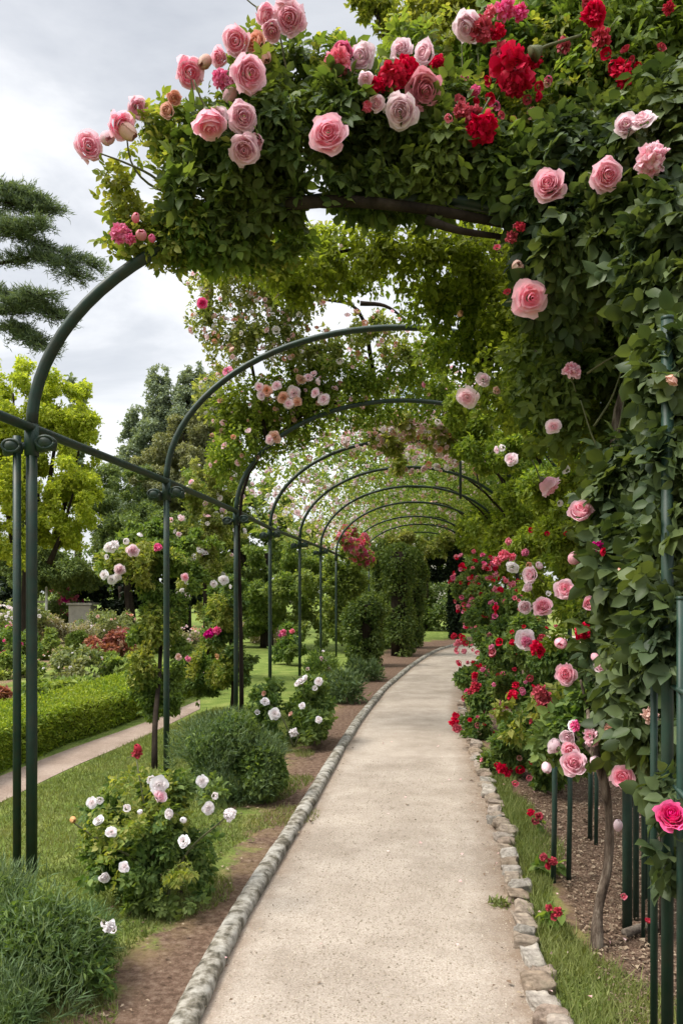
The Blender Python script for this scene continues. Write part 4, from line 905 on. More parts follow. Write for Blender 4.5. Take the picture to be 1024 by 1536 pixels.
blossoms(pw, [(239, 1178, 30, 'open', 'white', 3.95), (241, 1194, 22, 'cup', 'palepink', 3.92), (227, 1170, 16, 'small', 'white', 3.95), (303, 1172, 20, 'open', 'white', 4.0), (345, 1222, 22, 'ruffled', 'white', 3.95), (313, 1213, 22, 'open', 'white', 3.9), (253, 1221, 18, 'cup', 'white', 3.8), (274, 1261, 22, 'open', 'white', 3.75), (187, 1300, 18, 'open', 'white', 3.8), (157, 1317, 19, 'cup', 'white', 3.8), (168, 1247, 20, 'open', 'white', 3.85), (147, 1229, 18, 'open', 'white', 3.9), (191, 1212, 14, 'small', 'white', 4), (138, 1204, 18, 'open', 'white', 4.05), (150, 1201, 14, 'small', 'white', 4.05), (323, 1194, 15, 'small', 'white', 4.0), (210, 1218, 8, 'bud', 'white', 3.9), (110, 1230, 10, 'bud', 'apricot', 4.05), (205, 1131, 20, 'ruffled', 'crimson', 4.15), (207, 1122, 12, 'bud', 'crimson', 4.15), (275, 1230, 10, 'bud', 'white', 3.8)])

pgr = thing('grey_shrub', 'fine-leaved grey-green shrub mounded at the foot of the third post', 'shrub', P(345, 1205, 6.1) * (1, 1, 0))
S_b = [blob(*b) for b in [(345, 1140, 6.15, 75, 60), (300, 1130, 6.3, 45, 50), (395, 1150, 6.1, 38, 45), (340, 1100, 6.4, 55, 35), (350, 1175, 6.0, 65, 35)]]
spiky(pgr, 'shoots', 'greygreen', S_b, 20000, .05, w=.13, up=.7)
foliage(pgr, 'foliage', 'shrub_rose', [blob(345, 1160, 6.2, 75, 45), blob(390, 1160, 6.1, 40, 40), blob(340, 1110, 6.2, 55, 40)], 12000, .035, up=.7)
pw2 = thing('rose_bush', 'rose bush with white blooms at the foot of the fourth post beside the kerb', 'rose bush', P(440, 1120, 8.2) * (1, 1, 0))
W2 = [blob(*b) for b in [(440, 1065, 8.4, 50, 50), (470, 1060, 8.3, 30, 45), (410, 1060, 8.6, 35, 35), (445, 1095, 8.1, 48, 25), (385, 1075, 8.8, 25, 22)]]
foliage(pw2, 'foliage', 'shrub_rose', W2, 9000, .055, gap=(1.6, -.4), shell=.7, k=7, ksize=.45)
stems(pw2, 'branch', 'stem', [[P(440, 1120, 8.2), P(425, 1080, 8.3), P(400, 1050, 8.4)], [P(442, 1120, 8.2), P(460, 1070, 8.3), P(470, 1030, 8.4)]], .01, .004)
blossoms(pw2, [(440, 1099, 18, 'ruffled', 'white', 7.6), (412, 1070, 20, 'open', 'white', 7.9), (398, 1051, 15, 'open', 'white', 8.1), (453, 1058, 12, 'open', 'white', 7.9), (478, 1079, 12, 'open', 'white', 7.8), (450, 1020, 18, 'open', 'white', 8.0), (458, 1018, 14, 'small', 'white', 8), (478, 1022, 14, 'open', 'white', 8.0), (386, 1068, 10, 'small', 'white', 8.3), (435, 1070, 10, 'small', 'peach', 7.9), (445, 1025, 12, 'small', 'white', 8), (472, 1032, 10, 'small', 'white', 8), (395, 1040, 10, 'small', 'peach', 8.2)])
k = 0
for px, py, rx_, ry_, d, mat, lab in [(512, 1030, 30, 26, 11.6, 'greygreen', 'low grey-green shrub between the white rose bush and the far bend of the kerb'), (545, 1005, 24, 18, 14.5, 'greygreen', 'low shrub just before the ivy columns on the left of the kerb'), (480, 1000, 24, 25, 14, 'shrub_rose', 'small leafy rose shrub among the fifth and sixth posts')]:
    base = P(px, py, d); base[2] = 0
    o = thing('border_shrub', lab, 'shrub', base)
    z = P(px, py, d)[2]
    bl = [blob(px, py, d, rx_, ry_), (np.array([base[0], d, .2]), np.array([rx_ * d / F, .3, .25])), blob(px + 10, py + 8, d - .2, rx_ * .8, ry_ * .8)]
    spiky(o, 'foliage', mat, bl, 3500, .09, w=.2, up=.5)
    if mat == 'shrub_rose': scatter_blossoms(o, bl, 8, .09, ['palepink', 'white'])

# standard roses behind the posts
def standard(label, base_px, blobs, mat, n, size, trunk, flowers, young=None):
    d = base_px[2]; b = P(base_px[0], base_px[1], d); b[2] = 0
    o = thing('standard_rose', label, 'standard rose', b)
    foliage(o, 'foliage', mat, [blob(*q) for q in blobs], n, size, 'far', gap=(1.8, -.35), shell=.9, k=14, ksize=.4)
    if young: foliage(o, 'young_foliage', 'young_rose', [blob(*q) for q in young], n // 5, size, 'far', gap=(1.8, -.1), shell=.8)
    s = [b] + [P(*t) for t in trunk]; stems(o, 'trunk', 'darkbark', [s], .03, .012, 8)
    blossoms(o, flowers)
    return o
standard('white and pink standard rose with a tall crown left of the second post', (232, 1150, 7.2),
         [(225, 840, 8, 60, 42), (190, 850, 8, 40, 35), (260, 870, 8, 40, 45), (215, 800, 8.2, 40, 25), (255, 930, 8, 32, 40), (225, 960, 8, 30, 40), (215, 1010, 7.9, 32, 35), (240, 1040, 7.8, 30, 40), (265, 980, 8, 28, 40), (300, 830, 8.6, 40, 40)],
         'green_rambler', 44000, .045, [(233, 1080, 7.4), (240, 1000, 7.8), (240, 900, 8), (225, 840, 8)],
         [(165, 822, 20, 'open', 'white', 7.7), (172, 818, 16, 'ruffled', 'white', 7.7), (200, 826, 20, 'rosette', 'palepink', 7.6), (237, 821, 14, 'ruffled', 'hotpink', 7.6), (180, 855, 18, 'rosette', 'palepink', 7.6), (155, 862, 16, 'open', 'white', 7.7), (168, 870, 18, 'open', 'white', 7.6), (176, 866, 14, 'open', 'white', 7.6), (278, 866, 14, 'open', 'pink', 7.6), (190, 812, 12, 'small', 'white', 7.8), (210, 803, 12, 'small', 'white', 7.8), (268, 985, 12, 'open', 'peach', 7.6), (282, 988, 12, 'ruffled', 'hotpink', 7.6), (160, 835, 10, 'small', 'white', 7.7)],
         young=[(230, 850, 7.8, 55, 40), (240, 940, 7.8, 30, 30), (215, 1000, 7.7, 30, 30), (180, 850, 7.8, 35, 30)])
standard('leafy standard rose wrapped round the third post with one hot pink cluster', (345, 1075, 9.8),
         [(340, 900, 10, 30, 35), (345, 960, 10, 32, 35), (320, 1010, 10.2, 45, 32), (360, 1000, 9.8, 28, 35), (330, 940, 10, 30, 30), (300, 1020, 10.4, 35, 28)],
         'shrub_rose', 30000, .045, [(350, 1030, 9.9), (345, 950, 10), (338, 890, 10)],
         [(316, 949, 18, 'ruffled', 'magenta', 9.5), (325, 946, 16, 'ruffled', 'hotpink', 9.5), (310, 952, 14, 'ruffled', 'magenta', 9.5), (336, 870, 17, 'open', 'white', 9.5), (320, 876, 12, 'open', 'white', 9.6), (325, 985, 12, 'small', 'apricot', 9.6), (345, 880, 8, 'small', 'white', 9.6)],
         young=[(320, 1000, 9.8, 40, 30), (335, 920, 9.8, 25, 30)])
standard('small rose bush with hot pink blooms standing on the lawn beyond the fourth post', (432, 996, 17.5),
         [(432, 960, 17.5, 22, 20), (440, 975, 17.3, 18, 18), (425, 975, 17.6, 16, 16)],
         'shrub_rose', 3000, .09, [(432, 980, 17.5), (432, 960, 17.5)],
         [(425, 949, 14, 'ruffled', 'hotpink', 16.9), (438, 947, 10, 'ruffled', 'coral', 16.9), (420, 953, 8, 'ruffled', 'magenta', 16.9)])

# ------------------------------------------------------------------ box hedge
hd = thing('box_hedge', 'clipped low box hedge along the side path on the left', 'hedge', P(100, 1130, 8.2) * (1, 1, 0))
fl = [(-60, 1185), (0, 1158), (110, 1113), (222, 1072), (262, 1055), (310, 1034)]
FL = spline([P(a, b, 1912 / (b - HOR)) for a, b in fl], 60); FL[:, 2] = 0
TT = nrm(np.gradient(FL, axis=0)); BK = np.stack([-TT[:, 1], TT[:, 0], 0 * TT[:, 0]], 1)
n = 46000; rg = np.random.default_rng(4)
i = rg.integers(0, 60, n); sfc = rg.random(n)
jitter = FL[i] + TT[i] * rg.uniform(-.09, .09, (n, 1))
HW, HH = .85, .38
top = sfc < .55
Pt = np.where(top[:, None], jitter + BK[i] * rg.uniform(0, HW, (n, 1)) + np.array([0, 0, HH]), jitter + np.array([0, 0, 1.0]) * rg.uniform(0.01, HH, (n, 1)))
Pt += rg.normal(0, .016, Pt.shape); Pt[:, 2] += .018 * vn(Pt, .9); Pt -= BK[i] * (.02 * vn(Pt + 3, 1.1))[:, None]; Pt[:, 2] = np.maximum(Pt[:, 2], .01)
O = np.where(top[:, None], np.array([0, 0, 1.0]), -BK[i])
Lf = .034 * rg.lognormal(0, .25, n)
V, f = leaves(Pt, O * .7 + rg.normal(0, .6, (n, 3)), O * .5 + rg.normal(0, .6, (n, 3)) + (0, 0, .3), Lf, Lf * .6)
part('foliage', V, f, M['box'], hd)
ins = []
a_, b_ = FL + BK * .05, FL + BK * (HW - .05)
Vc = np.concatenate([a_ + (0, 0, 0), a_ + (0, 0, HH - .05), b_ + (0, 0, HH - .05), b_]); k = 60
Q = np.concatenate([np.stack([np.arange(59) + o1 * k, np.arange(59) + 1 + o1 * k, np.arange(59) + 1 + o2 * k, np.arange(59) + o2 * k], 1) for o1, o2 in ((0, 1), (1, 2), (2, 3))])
part('inner_sheet', Vc, [Q], M['darkbark'], hd)  # plain dark sheet just inside the leaf surface

# ------------------------------------------------------------------ rose garden beds, middle distance
def bedshrub(px, py, rx_, ry_, d, mat, lab, fl=None, nf=0, fs=.1, name='garden_shrub', n=7000, size=.08, group='shrubs in the rose garden beds'):
    c = P(px, py, d); b = c.copy(); b[2] = 0
    o = thing(name, lab, 'shrub', b, group)
    s = d / F; bl = [blob(px, py, d, rx_, ry_, max(rx_, ry_))]
    if c[2] - ry_ * s > .05: bl.append((np.array([c[0], c[1], c[2] / 2]), np.array([rx_ * s * .8, rx_ * s * .7, c[2] / 2 + .05])))
    foliage(o, 'foliage', mat, bl, n, size, k=20, ksize=.36, gap=(1.6, -.5), shell=.9)
    if nf: scatter_blossoms(o, bl, int(nf * 1.5), fs * .62, fl, ('small', 'open'), lo=.2)
    return o
bedshrub(20, 925, 45, 26, 24, 'mixed_bed', 'shrub whitened with pale blooms at the far left edge of the beds', ['white', 'white', 'palepink'], 60, .16)
bedshrub(15, 968, 40, 28, 17, 'shrub_rose', 'dark green rose shrub with a few red blooms at the left edge', ['coral', 'hotpink'], 14, .14)
bedshrub(60, 965, 30, 22, 19, 'bed_green', 'light green bushy shrub beyond the twin poles of the first post')
bedshrub(85, 945, 50, 18, 25, 'bed_dusky', 'dusky pink seedhead shrub behind the light green one')
bedshrub(148, 972, 20, 18, 18, 'bed_red', 'red-leaved shrub at the middle of the beds')
bedshrub(185, 962, 24, 18, 19.5, 'bed_red', 'coral-flowered low shrub right of the red-leaved one', ['coral', 'peach'], 30, .14)
bedshrub(115, 968, 22, 18, 20, 'bed_green', 'small green shrub left of the red-leaved one')
bedshrub(160, 935, 50, 16, 27, 'mixed_bed', 'olive shrub row below the stone plinth', ['peach', 'white'], 20, .14)
bedshrub(105, 1003, 62, 26, 14.5, 'mixed_bed', 'wide grey-green mound with faded heads behind the box hedge', ['peach', 'white'], 18, .07)
bedshrub(20, 1005, 40, 22, 15, 'bed_green', 'low green mound at the left edge behind the hedge')
bedshrub(85, 1042, 60, 18, 11.7, 'bed_green', 'flat green mound directly behind the box hedge')
bedshrub(10, 1050, 28, 16, 11.3, 'bed_red', 'low pinkish shrub behind the hedge at the left edge')
bedshrub(185, 1000, 30, 22, 14.5, 'bed_green', 'rounded green shrub behind the tall standard rose')
bedshrub(280, 960, 45, 20, 24, 'bed_dusky', 'dusky pink bed of faded roses between the second and third posts', ['palepink', 'peach'], 40, .13)
bedshrub(400, 948, 42, 18, 25, 'bed_dusky', 'dusky pink bed of faded roses between the third and fifth posts', ['palepink', 'white'], 40, .13)
bedshrub(280, 1015, 36, 26, 12.5, 'bed_green', 'yellow-green rose shrub behind the leafy standard at the third post', ['peach', 'palepink'], 8, .08)
bedshrub(300, 985, 30, 22, 15, 'mixed_bed', 'olive green shrub on the lawn edge between second and third posts', ['peach'], 6, .1)
bedshrub(230, 950, 30, 20, 21, 'mixed_bed', 'greyish shrub behind the stem of the tall standard rose')
bedshrub(105, 885, 26, 18, 30.5, 'bed_green', 'shrub topped with magenta blooms beside the pale stone plinth', ['magenta', 'coral', 'hotpink'], 60, .3)
bedshrub(85, 915, 22, 16, 30, 'dark_tree', 'dark olive bush at the foot of the white marker post')

o = thing('stone_plinth', 'pale rectangular stone plinth at the back of the rose garden', 'plinth', P(125, 0, 29.6) * (1, 1, 0))
c = P(125, 905, 29.6)
V, f = join([box((c[0], c[1], c[2] / 2 - .04), (.8, .8, c[2] - .08))]); part('block', V, f, M['stone'], o)
V, f = box((c[0], c[1], c[2] - .02), (.92, .92, .08)); part('cap', V, f, M['stone'], o)
b = P(70, 0, 29) * (1, 1, 0)
V, f = join([sweep([b, b + (0, 0, 1.0), b + (0, 0, 1.75)], .05, 8), sweep([b + (0, 0, 1.75), b + (0, 0, 1.83)], [.05, .005], 8)])
tag(part('marker_post', V, f, M['whitepaint'], None, True), 'slim white post at the back of the rose garden left of the plinth', 'post')
fr = thing('rail_fence', 'low pale rail fence running behind the rose garden beds', 'fence', (-12.5, 31, 0))
for x in np.arange(-14.5, -1.5, 2.4):
    V, f = box((x, 31, .65), (.09, .09, 1.3)); part('post', V, f, M['stone'], fr)
V, f = box((-8.4, 30.9, 1.22), (13.6, .05, .09)); part('rail', V, f, M['stone'], fr)

# ------------------------------------------------------------------ trees
def tree(name, label, base, blobs, mat, n, size, trunk=None, k=14, ksize=.34, group=None, gap=(.9, -.45), w=.6, tr=.2, cat='tree', droop=.3):
    o = thing(name, label, cat, base, group)
    foliage(o, 'crown', mat, blobs, n, size, k=k, ksize=ksize, gap=gap, shell=.8, w=w, droop=droop)
    base = np.array(base, float)
    paths = [[base, base * .5 + (blobs[0][0] * .5), blobs[0][0]]] if trunk is None else trunk
    stems(o, 'trunk', 'darkbark', paths[:1], tr, tr * .35, 10)
    lm = [[(base + b[0]) / 2 + (0, 0, .3), (base + 3 * b[0]) / 4, b[0]] for b in blobs[1:7] if b[0][2] > 3.2]
    if lm: stems(o, 'limb', 'darkbark', lm, tr * .4, tr * .12, 7)
    return o
def TB(l): return [blob(*q) for q in l]
tree('broadleaf_tree', 'bright yellow-green tree behind the first post', P(40, 0, 20) * (1, 1, 0),
     TB([(50, 640, 20, 60, 80), (20, 590, 20, 60, 55), (90, 610, 20, 50, 55), (120, 670, 20, 40, 60), (60, 720, 19.5, 80, 70), (110, 740, 19.5, 42, 60), (0, 680, 20, 60, 80), (20, 790, 19.5, 70, 60), (90, 790, 19.8, 45, 45), (-60, 650, 20, 80, 100)]), 'yellow_tree', 140000, .085, k=44, ksize=.25)
tree('columnar_cypress', 'slender pointed cypress showing behind the yellow-green tree', P(117, 0, 40) * (1, 1, 0),
     TB([(117, 585, 40, 12, 30), (117, 640, 40, 15, 60), (118, 720, 40, 16, 80)]), 'conifer', 6000, .25)
tree('conifer_tree', 'tall blue-green conifer with pointed tops in the middle distance', P(265, 0, 36) * (1, 1, 0),
     TB([(235, 640, 36, 40, 40), (240, 590, 36, 28, 35), (238, 568, 36, 14, 20), (290, 590, 36, 22, 40), (282, 568, 36, 10, 18), (296, 562, 36, 10, 20), (305, 620, 36, 34, 50), (255, 700, 36, 60, 60), (205, 680, 36, 28, 50), (190, 640, 36, 12, 20), (320, 680, 36, 40, 70), (210, 770, 36, 60, 70), (315, 580, 36, 14, 25), (262, 560, 36, 6, 12), (260, 620, 36, 55, 45), (270, 660, 36, 60, 55), (250, 770, 36, 80, 60), (330, 740, 36, 40, 60), (345, 650, 36, 36, 60), (195, 730, 36, 40, 60), (225, 660, 36, 40, 50)]), 'conifer', 170000, .125, k=40, ksize=.25, tr=.35)
tree('broadleaf_tree', 'brownish olive tree in front of the blue-green conifer', P(280, 0, 31) * (1, 1, 0),
     TB([(280, 680, 31, 50, 50), (300, 650, 31, 40, 35), (250, 730, 31, 50, 50), (310, 740, 31, 50, 50), (275, 650, 31, 28, 24), (230, 700, 31, 40, 40), (330, 700, 31, 34, 50)]), 'brown_tree', 90000, .105, k=18)
tree('broadleaf_tree', 'dark green tree filling the gap below the conifer', P(200, 0, 29) * (1, 1, 0),
     TB([(180, 780, 29, 60, 50), (240, 800, 29, 60, 60), (150, 740, 29, 40, 40), (300, 810, 28, 60, 50), (330, 770, 28, 50, 50), (120, 840, 29, 70, 40), (40, 850, 29, 80, 40), (20, 815, 29, 80, 45), (110, 870, 29.5, 60, 30), (200, 720, 30, 40, 30)]), 'dark_tree', 120000, .095, k=20)
tree('dark_hollow_bush', 'nearly black foliage standing for the dark hollow behind the tall standard rose', P(190, 0, 30) * (1, 1, 0),  # shade of a dark hollow, put into the leaf colour
     TB([(180, 880, 30.5, 50, 40), (230, 885, 30, 50, 40), (150, 900, 31, 40, 30), (290, 890, 30, 40, 35), (20, 880, 31, 60, 30)]), 'near_black', 16000, .2, cat='bush')
tree('broadleaf_tree', 'light green flowering shrub tree behind the third to sixth posts', P(400, 0, 23) * (1, 1, 0),
     TB([(400, 830, 23, 60, 55), (340, 820, 23, 50, 50), (450, 860, 22, 50, 50), (360, 880, 23, 60, 45), (420, 900, 22, 60, 40), (340, 760, 23, 45, 45), (310, 730, 23, 35, 40), (490, 890, 21, 40, 50), (520, 870, 21, 30, 50), (390, 760, 24, 60, 40), (450, 810, 24, 50, 30), (340, 925, 23, 50, 35), (400, 925, 23, 50, 35), (465, 935, 21.6, 40, 34), (515, 925, 21, 34, 42)]), 'ivy', 140000, .085, k=40, ksize=.25)
o = thing('flowering_shrub', 'cream-flowered tall shrub between the second and third posts', 'shrub', P(310, 0, 14.5) * (1, 1, 0))
FS = TB([(310, 730, 14.5, 40, 40), (300, 780, 14.5, 45, 40), (330, 800, 14.5, 40, 40), (280, 820, 14.6, 40, 40), (300, 870, 14.7, 45, 60), (330, 690, 14.5, 30, 30), (305, 930, 14.7, 40, 60)])
foliage(o, 'foliage', 'pale_rambler', FS, 46000, .06, k=32, ksize=.25, gap=(1, -.15), shell=.8)
stems(o, 'trunk', 'darkbark', [[P(310, 0, 14.5) * (1, 1, 0), P(308, 900, 14.5), P(305, 780, 14.5)]], .06, .02)
scatter_blossoms(o, FS, 80, .11, ['white', 'palepink'], ('small', 'open'), spread=1)
# tall light tree rising over the roses at the right
tree('broadleaf_tree', 'tall light yellow-green tree rising behind the roses at the top right', (4.6, 13.5, 0),
     TB([(700, 40, 13, 80, 70), (640, 30, 13, 50, 50), (780, 60, 13, 90, 90), (600, 40, 13.2, 40, 22), (560, 8, 13.2, 40, 18), (690, 130, 13, 50, 60), (860, 40, 13, 90, 90), (960, 80, 13, 90, 110), (740, -60, 13.5, 110, 60), (900, 180, 13, 110, 80), (640, 100, 13.2, 25, 30), (1000, 260, 13, 90, 110), (620, 70, 13.2, 25, 30)]), 'light_tree', 90000, .1, k=36, ksize=.25, tr=.25)
tree('broadleaf_tree', 'dense green tree backing the rose wall on the right', (6.4, 14.5, 0),
     TB([(900, 420, 14.5, 120, 120), (1000, 520, 14.5, 120, 150), (850, 560, 14.5, 90, 90), (930, 680, 14.5, 110, 110), (1000, 800, 14, 90, 110), (830, 680, 15, 70, 70), (880, 820, 14, 80, 80)]), 'green_rambler', 26000, .16, k=16)

lf = TB([(x, 868 + 6 * math.sin(x), 62, 60, 48) for x in range(-260, 760, 55)])
tl = thing('treeline', 'far dark treeline closing the garden behind the rose beds', 'treeline', P(250, 0, 62) * (1, 1, 0)); tl['kind'] = 'stuff'
foliage(tl, 'crowns', 'dark_tree', lf, 26000, .35, k=10, ksize=.4, gap=None, shell=.9)
# ivy columns and the far hedge at the bend
k = 0
for px, d, wpx, top, lab in ((598, 20, 24, 822, 'widest ivy-clad column beside the bend of the path'), (572, 22.5, 15, 818, 'slim ivy-clad column left of the widest one'), (622, 23, 14, 830, 'ivy-clad column just right of the widest one'), (547, 17.2, 26, 900, 'squat ivy-covered stump-like column before the tall ones')):
    b = P(px, 0, d); b[2] = 0; tp = P(px, top, d)[2]; w = wpx * d / F
    o = thing('ivy_column', lab, 'ivy column', b, 'ivy columns at the bend of the path')
    bl = [(np.array([b[0] + R.normal(0, .05), b[1], z]), np.array([w * R.uniform(.6, 1.35), w * R.uniform(.7, 1.3), .3])) for z in np.arange(.15, tp - .1, .22)]
    foliage(o, 'foliage', 'dark_ivy', bl, 9000, .075, shell=.4, gap=(1.2, -.7))
    V, f = sweep([b, b + (0, 0, tp / 2), b + (0, 0, tp - .1)], w * .5, 8); part('trunk', V, f, M['darkbark'], o, True)
fh = thing('tall_hedge', 'tall dark ivy hedge closing the far end of the path', 'hedge', P(660, 0, 33) * (1, 1, 0))
foliage(fh, 'foliage', 'dark_ivy', TB([(650, 930, 33, 50, 45), (700, 930, 32, 50, 45), (610, 920, 34, 50, 60), (650, 885, 33.5, 50, 25), (580, 880, 35, 40, 60), (540, 890, 35, 40, 60), (720, 880, 32, 40, 60)]), 26000, .14, k=14, ksize=.4, shell=.6, gap=(1, -.6))
stems(fh, 'trunk', 'darkbark', [[P(640, 0, 33) * (1, 1, 0), P(640, 920, 33), P(640, 860, 33)]], .1, .05)
tree('broadleaf_tree', 'green tree closing the view above the far ivy hedge', P(650, 0, 46) * (1, 1, 0), TB([(640, 840, 46, 60, 45), (590, 820, 46, 50, 50), (700, 830, 46, 60, 60), (640, 790, 46, 60, 30), (740, 780, 46, 50, 60)]), 'ivy', 16000, .25, k=30, ksize=.28)
fa = thing('leafy_archway', 'dark leafy archway with a hollow centre at the far bend', 'archway', P(680, 0, 27) * (1, 1, 0))
foliage(fa, 'foliage', 'near_black', TB([(682, 910, 27, 9, 60), (682, 850, 27, 10, 30), (650, 862, 28, 30, 9), (655, 836, 28, 26, 10)]), 9000, .11, shell=.6, gap=None)
foliage(fa, 'upper_foliage', 'pale_rambler', TB([(640, 830, 27, 40, 20), (600, 815, 27, 40, 18), (670, 815, 27, 30, 18), (620, 845, 27, 20, 12)]), 9000, .12, shell=.8, k=8, ksize=.45)
V, f = sweep([P(684, 0, 27) * (1, 1, 0), P(684, 900, 27), P(684, 850, 27)], .09, 8); part('trunk', V, f, M['darkbark'], fa, True)

# pine boughs, upper left
pn = thing('pine_tree', 'old pine reaching in from the left with layered needle boughs', 'pine tree', (-7.4, 13, 0))
stems(pn, 'trunk', 'darkbark', [[(-7.4, 13, 0), (-7.3, 13, 4), (-7.5, 13, 8), (-7.4, 13, 10)]], .3, .12, 10)
bo = [[(-7.4, 13, 7.6), P(-30, 300, 13), P(40, 310, 13), P(80, 312, 13)], [(-7.4, 13, 6.9), P(-20, 330, 13), P(60, 365, 13), P(148, 398, 13)], [(-7.4, 13, 6.6), P(0, 395, 13), P(70, 385, 13), P(118, 415, 13)], [(-7.4, 13, 6.2), P(-20, 440, 13), P(40, 450, 13), P(98, 478, 13)],
      [(-7.4, 13, 5.6), P(0, 490, 13), P(35, 500, 13), P(72, 522, 13)], [(-7.4, 13, 7.2), P(-30, 340, 12.8), P(20, 345, 12.7), P(60, 335, 12.6)], [(-7.4, 13, 5.9), P(0, 470, 12.8), P(30, 455, 12.7), P(70, 440, 12.6)], [(-7.4, 13, 7.6), P(-10, 285, 13), P(20, 288, 13), P(60, 300, 13)]]
stems(pn, 'bough', 'darkbark', bo, .04, .01, 7, 20)
rp = np.random.default_rng(9); tw, tps = [], []
for b in bo:
    s = spline(b, 40)
    for q in range(13, 40):
        for _ in range(4):
            d_ = nrm(rp.normal(0, 1, 3) * (1, 1, .13) + (s[q] - s[q - 1]) * 6); L = rp.uniform(.12, .36)
            e = s[q] + d_ * L - (0, 0, .08 * L)
            tw.append([s[q], (s[q] + e) / 2, e])
            for u in np.linspace(.3, 1, 5): tps.append((s[q] * (1 - u) + e * u, d_))
stems(pn, 'twig', 'darkbark', tw, .007, .003, 4, 3)
tp = np.array([a for a, b in tps]); td = np.array([b for a, b in tps]); rep = 8
Pt = np.repeat(tp, rep, 0) + rp.normal(0, .03, (len(tp) * rep, 3)); D = np.repeat(td, rep, 0) * .9 + rp.normal(0, .5, Pt.shape) + (0, 0, .4)
Lf = .085 * rp.lognormal(0, .25, len(Pt)); V, f = leaves(Pt, D, rp.normal(0, 1, Pt.shape), Lf, np.full(len(Pt), .014)); part('needles', V, f, M['pine'], pn)

# slate roofed house glimpsed through the roses
hs = thing('distant_house', 'distant house whose blue-grey slate roof shows through the roses', 'house', P(640, 0, 60) * (1, 1, 0))
c = P(640, 0, 60)
V, f = box((c[0], 60, 7), (6, 5, 14)); part('wall', V, f, M['render'], hs)
x0, x1, y0, y1, z0, z1 = c[0] - 3.4, c[0] + 3.4, 57, 63, 14, 17.2
V = np.array([(x0, y0, z0), (x1, y0, z0), (x1, y1, z0), (x0, y1, z0), (x0 + 1.5, 60, z1), (x1 - 1.5, 60, z1)]); 
part('roof', V, [np.array([[0, 1, 5, 4], [2, 3, 4, 5], [3, 2, 1, 0]]), np.array([[1, 2, 5], [3, 0, 4]])], M['roof'], hs)
for wx in (-1.6, 1.6):
    V, f = box((c[0] + wx, 57.47, 11.5), (1.1, .1, 1.6)); part('window', V, f, M['roof'], hs)

# ------------------------------------------------------------------ ground cover
def blades(name, Pt, size, mat='grass', wid=.006):
    m = len(Pt); D = R.normal(0, .45, (m, 3)); D[:, 2] = 1
    L = size * R.lognormal(0, .35, m)
    V, f = leaves(Pt, D, R.normal(0, 1, (m, 3)), L, np.full(m, wid), 'blade')
    return tag(part(name, V, f, M[mat]), kind='stuff')
def gscatter(n, x0, x1, y0, y1, fn):
    Y = R.uniform(y0, y1, n); X = R.uniform(x0, x1, n); q = np.stack([X, Y, np.zeros(n)], 1)
    return q[fn(X, Y, q)]
nz = lambda q, f: vn(q, f)
rs = gscatter(130000, .7, 3.2, 2.3, 8, lambda X, Y, q: (X > rx(Y) + .09) & (X - rx(Y) - .13 + .1 * nz(q, 1.1) < np.interp(Y, [2, 3.2, 3.8, 4.6, 6, 9], [.42, .38, .22, .2, .16, .1])))
blades('grass', rs, .05, wid=.006)
ls = gscatter(330000, -6.5, .6, 2.5, 11, lambda X, Y, q: (lx(Y) - .17 - X + .34 * nz(q, 1.0) > np.interp(Y, [0, 3, 3.6, 4.3, 5.2, 6, 7, 10, 16], [.36, .34, .26, .1, .1, .27, .34, .4, .6])) & ((X > np.interp(Y, [5, 6.03, 8.8, 11], [-2.9, -2.58, -2.19, -1.75])) | (Y < 5.5)))
blades('grass', ls, .028, wid=.007)
ml = gscatter(9000, -2, 1.5, 2.3, 9, lambda X, Y, q: (lx(Y) - .18 - X > 0) & (lx(Y) - .18 - X < .55))
mr_ = gscatter(70000, .8, 3, 2.3, 7.5, lambda X, Y, q: X > rx(Y) + .3)
mp = gscatter(3500, -1, 2, 2.2, 9, lambda X, Y, q: ((X > rx(Y) - .14) & (X < rx(Y))) | ((X > lx(Y)) & (X < lx(Y) + .1)) | ((X > lx(Y)) & (X < rx(Y)) & (R.random(len(X)) < .02)))
Pt = np.concatenate([ml, mr_, mp]); m = len(Pt); Pt[:, 2] = np.where(np.arange(m) >= len(ml) + len(mr_), .022, .008) + R.random(m) * .008
Lf = R.lognormal(0, .45, m) * .014; Dm = R.normal(0, 1, (m, 3)); Dm[:, 2] *= .15; Nm = R.normal(0, .25, (m, 3)); Nm[:, 2] = 1
V, f = leaves(Pt, Dm, Nm, Lf, Lf * R.uniform(.25, .7, m)); tag(part('mulch', V, f, M['mulch']), kind='stuff')
gp = gscatter(90000, -.7, 1.7, 2.4, 7.5, lambda X, Y, q: (X > lx(Y) + .01) & (X < rx(Y)) & (R.random(len(X)) < np.clip(3.4 / Y, 0, 1)))
m = len(gp); t_ = (gp[:, 0] - lx(gp[:, 1])) / (rx(gp[:, 1]) - lx(gp[:, 1])); gp[:, 2] = .0065 + .012 * (1 - (2 * t_ - 1) ** 2)
s_ = R.lognormal(0, .35, m) * .0028
tv = np.array([[1, 0, 0], [-.5, .87, 0], [-.5, -.87, 0], [0, 0, .9]]); an = R.uniform(0, 6.28, m)
tx = tv[None, :, 0] * np.cos(an)[:, None] - tv[None, :, 1] * np.sin(an)[:, None]; ty = tv[None, :, 0] * np.sin(an)[:, None] + tv[None, :, 1] * np.cos(an)[:, None]
V = np.stack([tx, ty, np.repeat(tv[None, :, 2], m, 0)], -1) * s_[:, None, None] + gp[:, None]
fo = (np.arange(m) * 4)[:, None, None] + np.array([[0, 1, 3], [1, 2, 3], [2, 0, 3]])[None]
tag(part('gravel', V.reshape(-1, 3), [fo.reshape(-1, 3)], M['pebble']), kind='stuff')
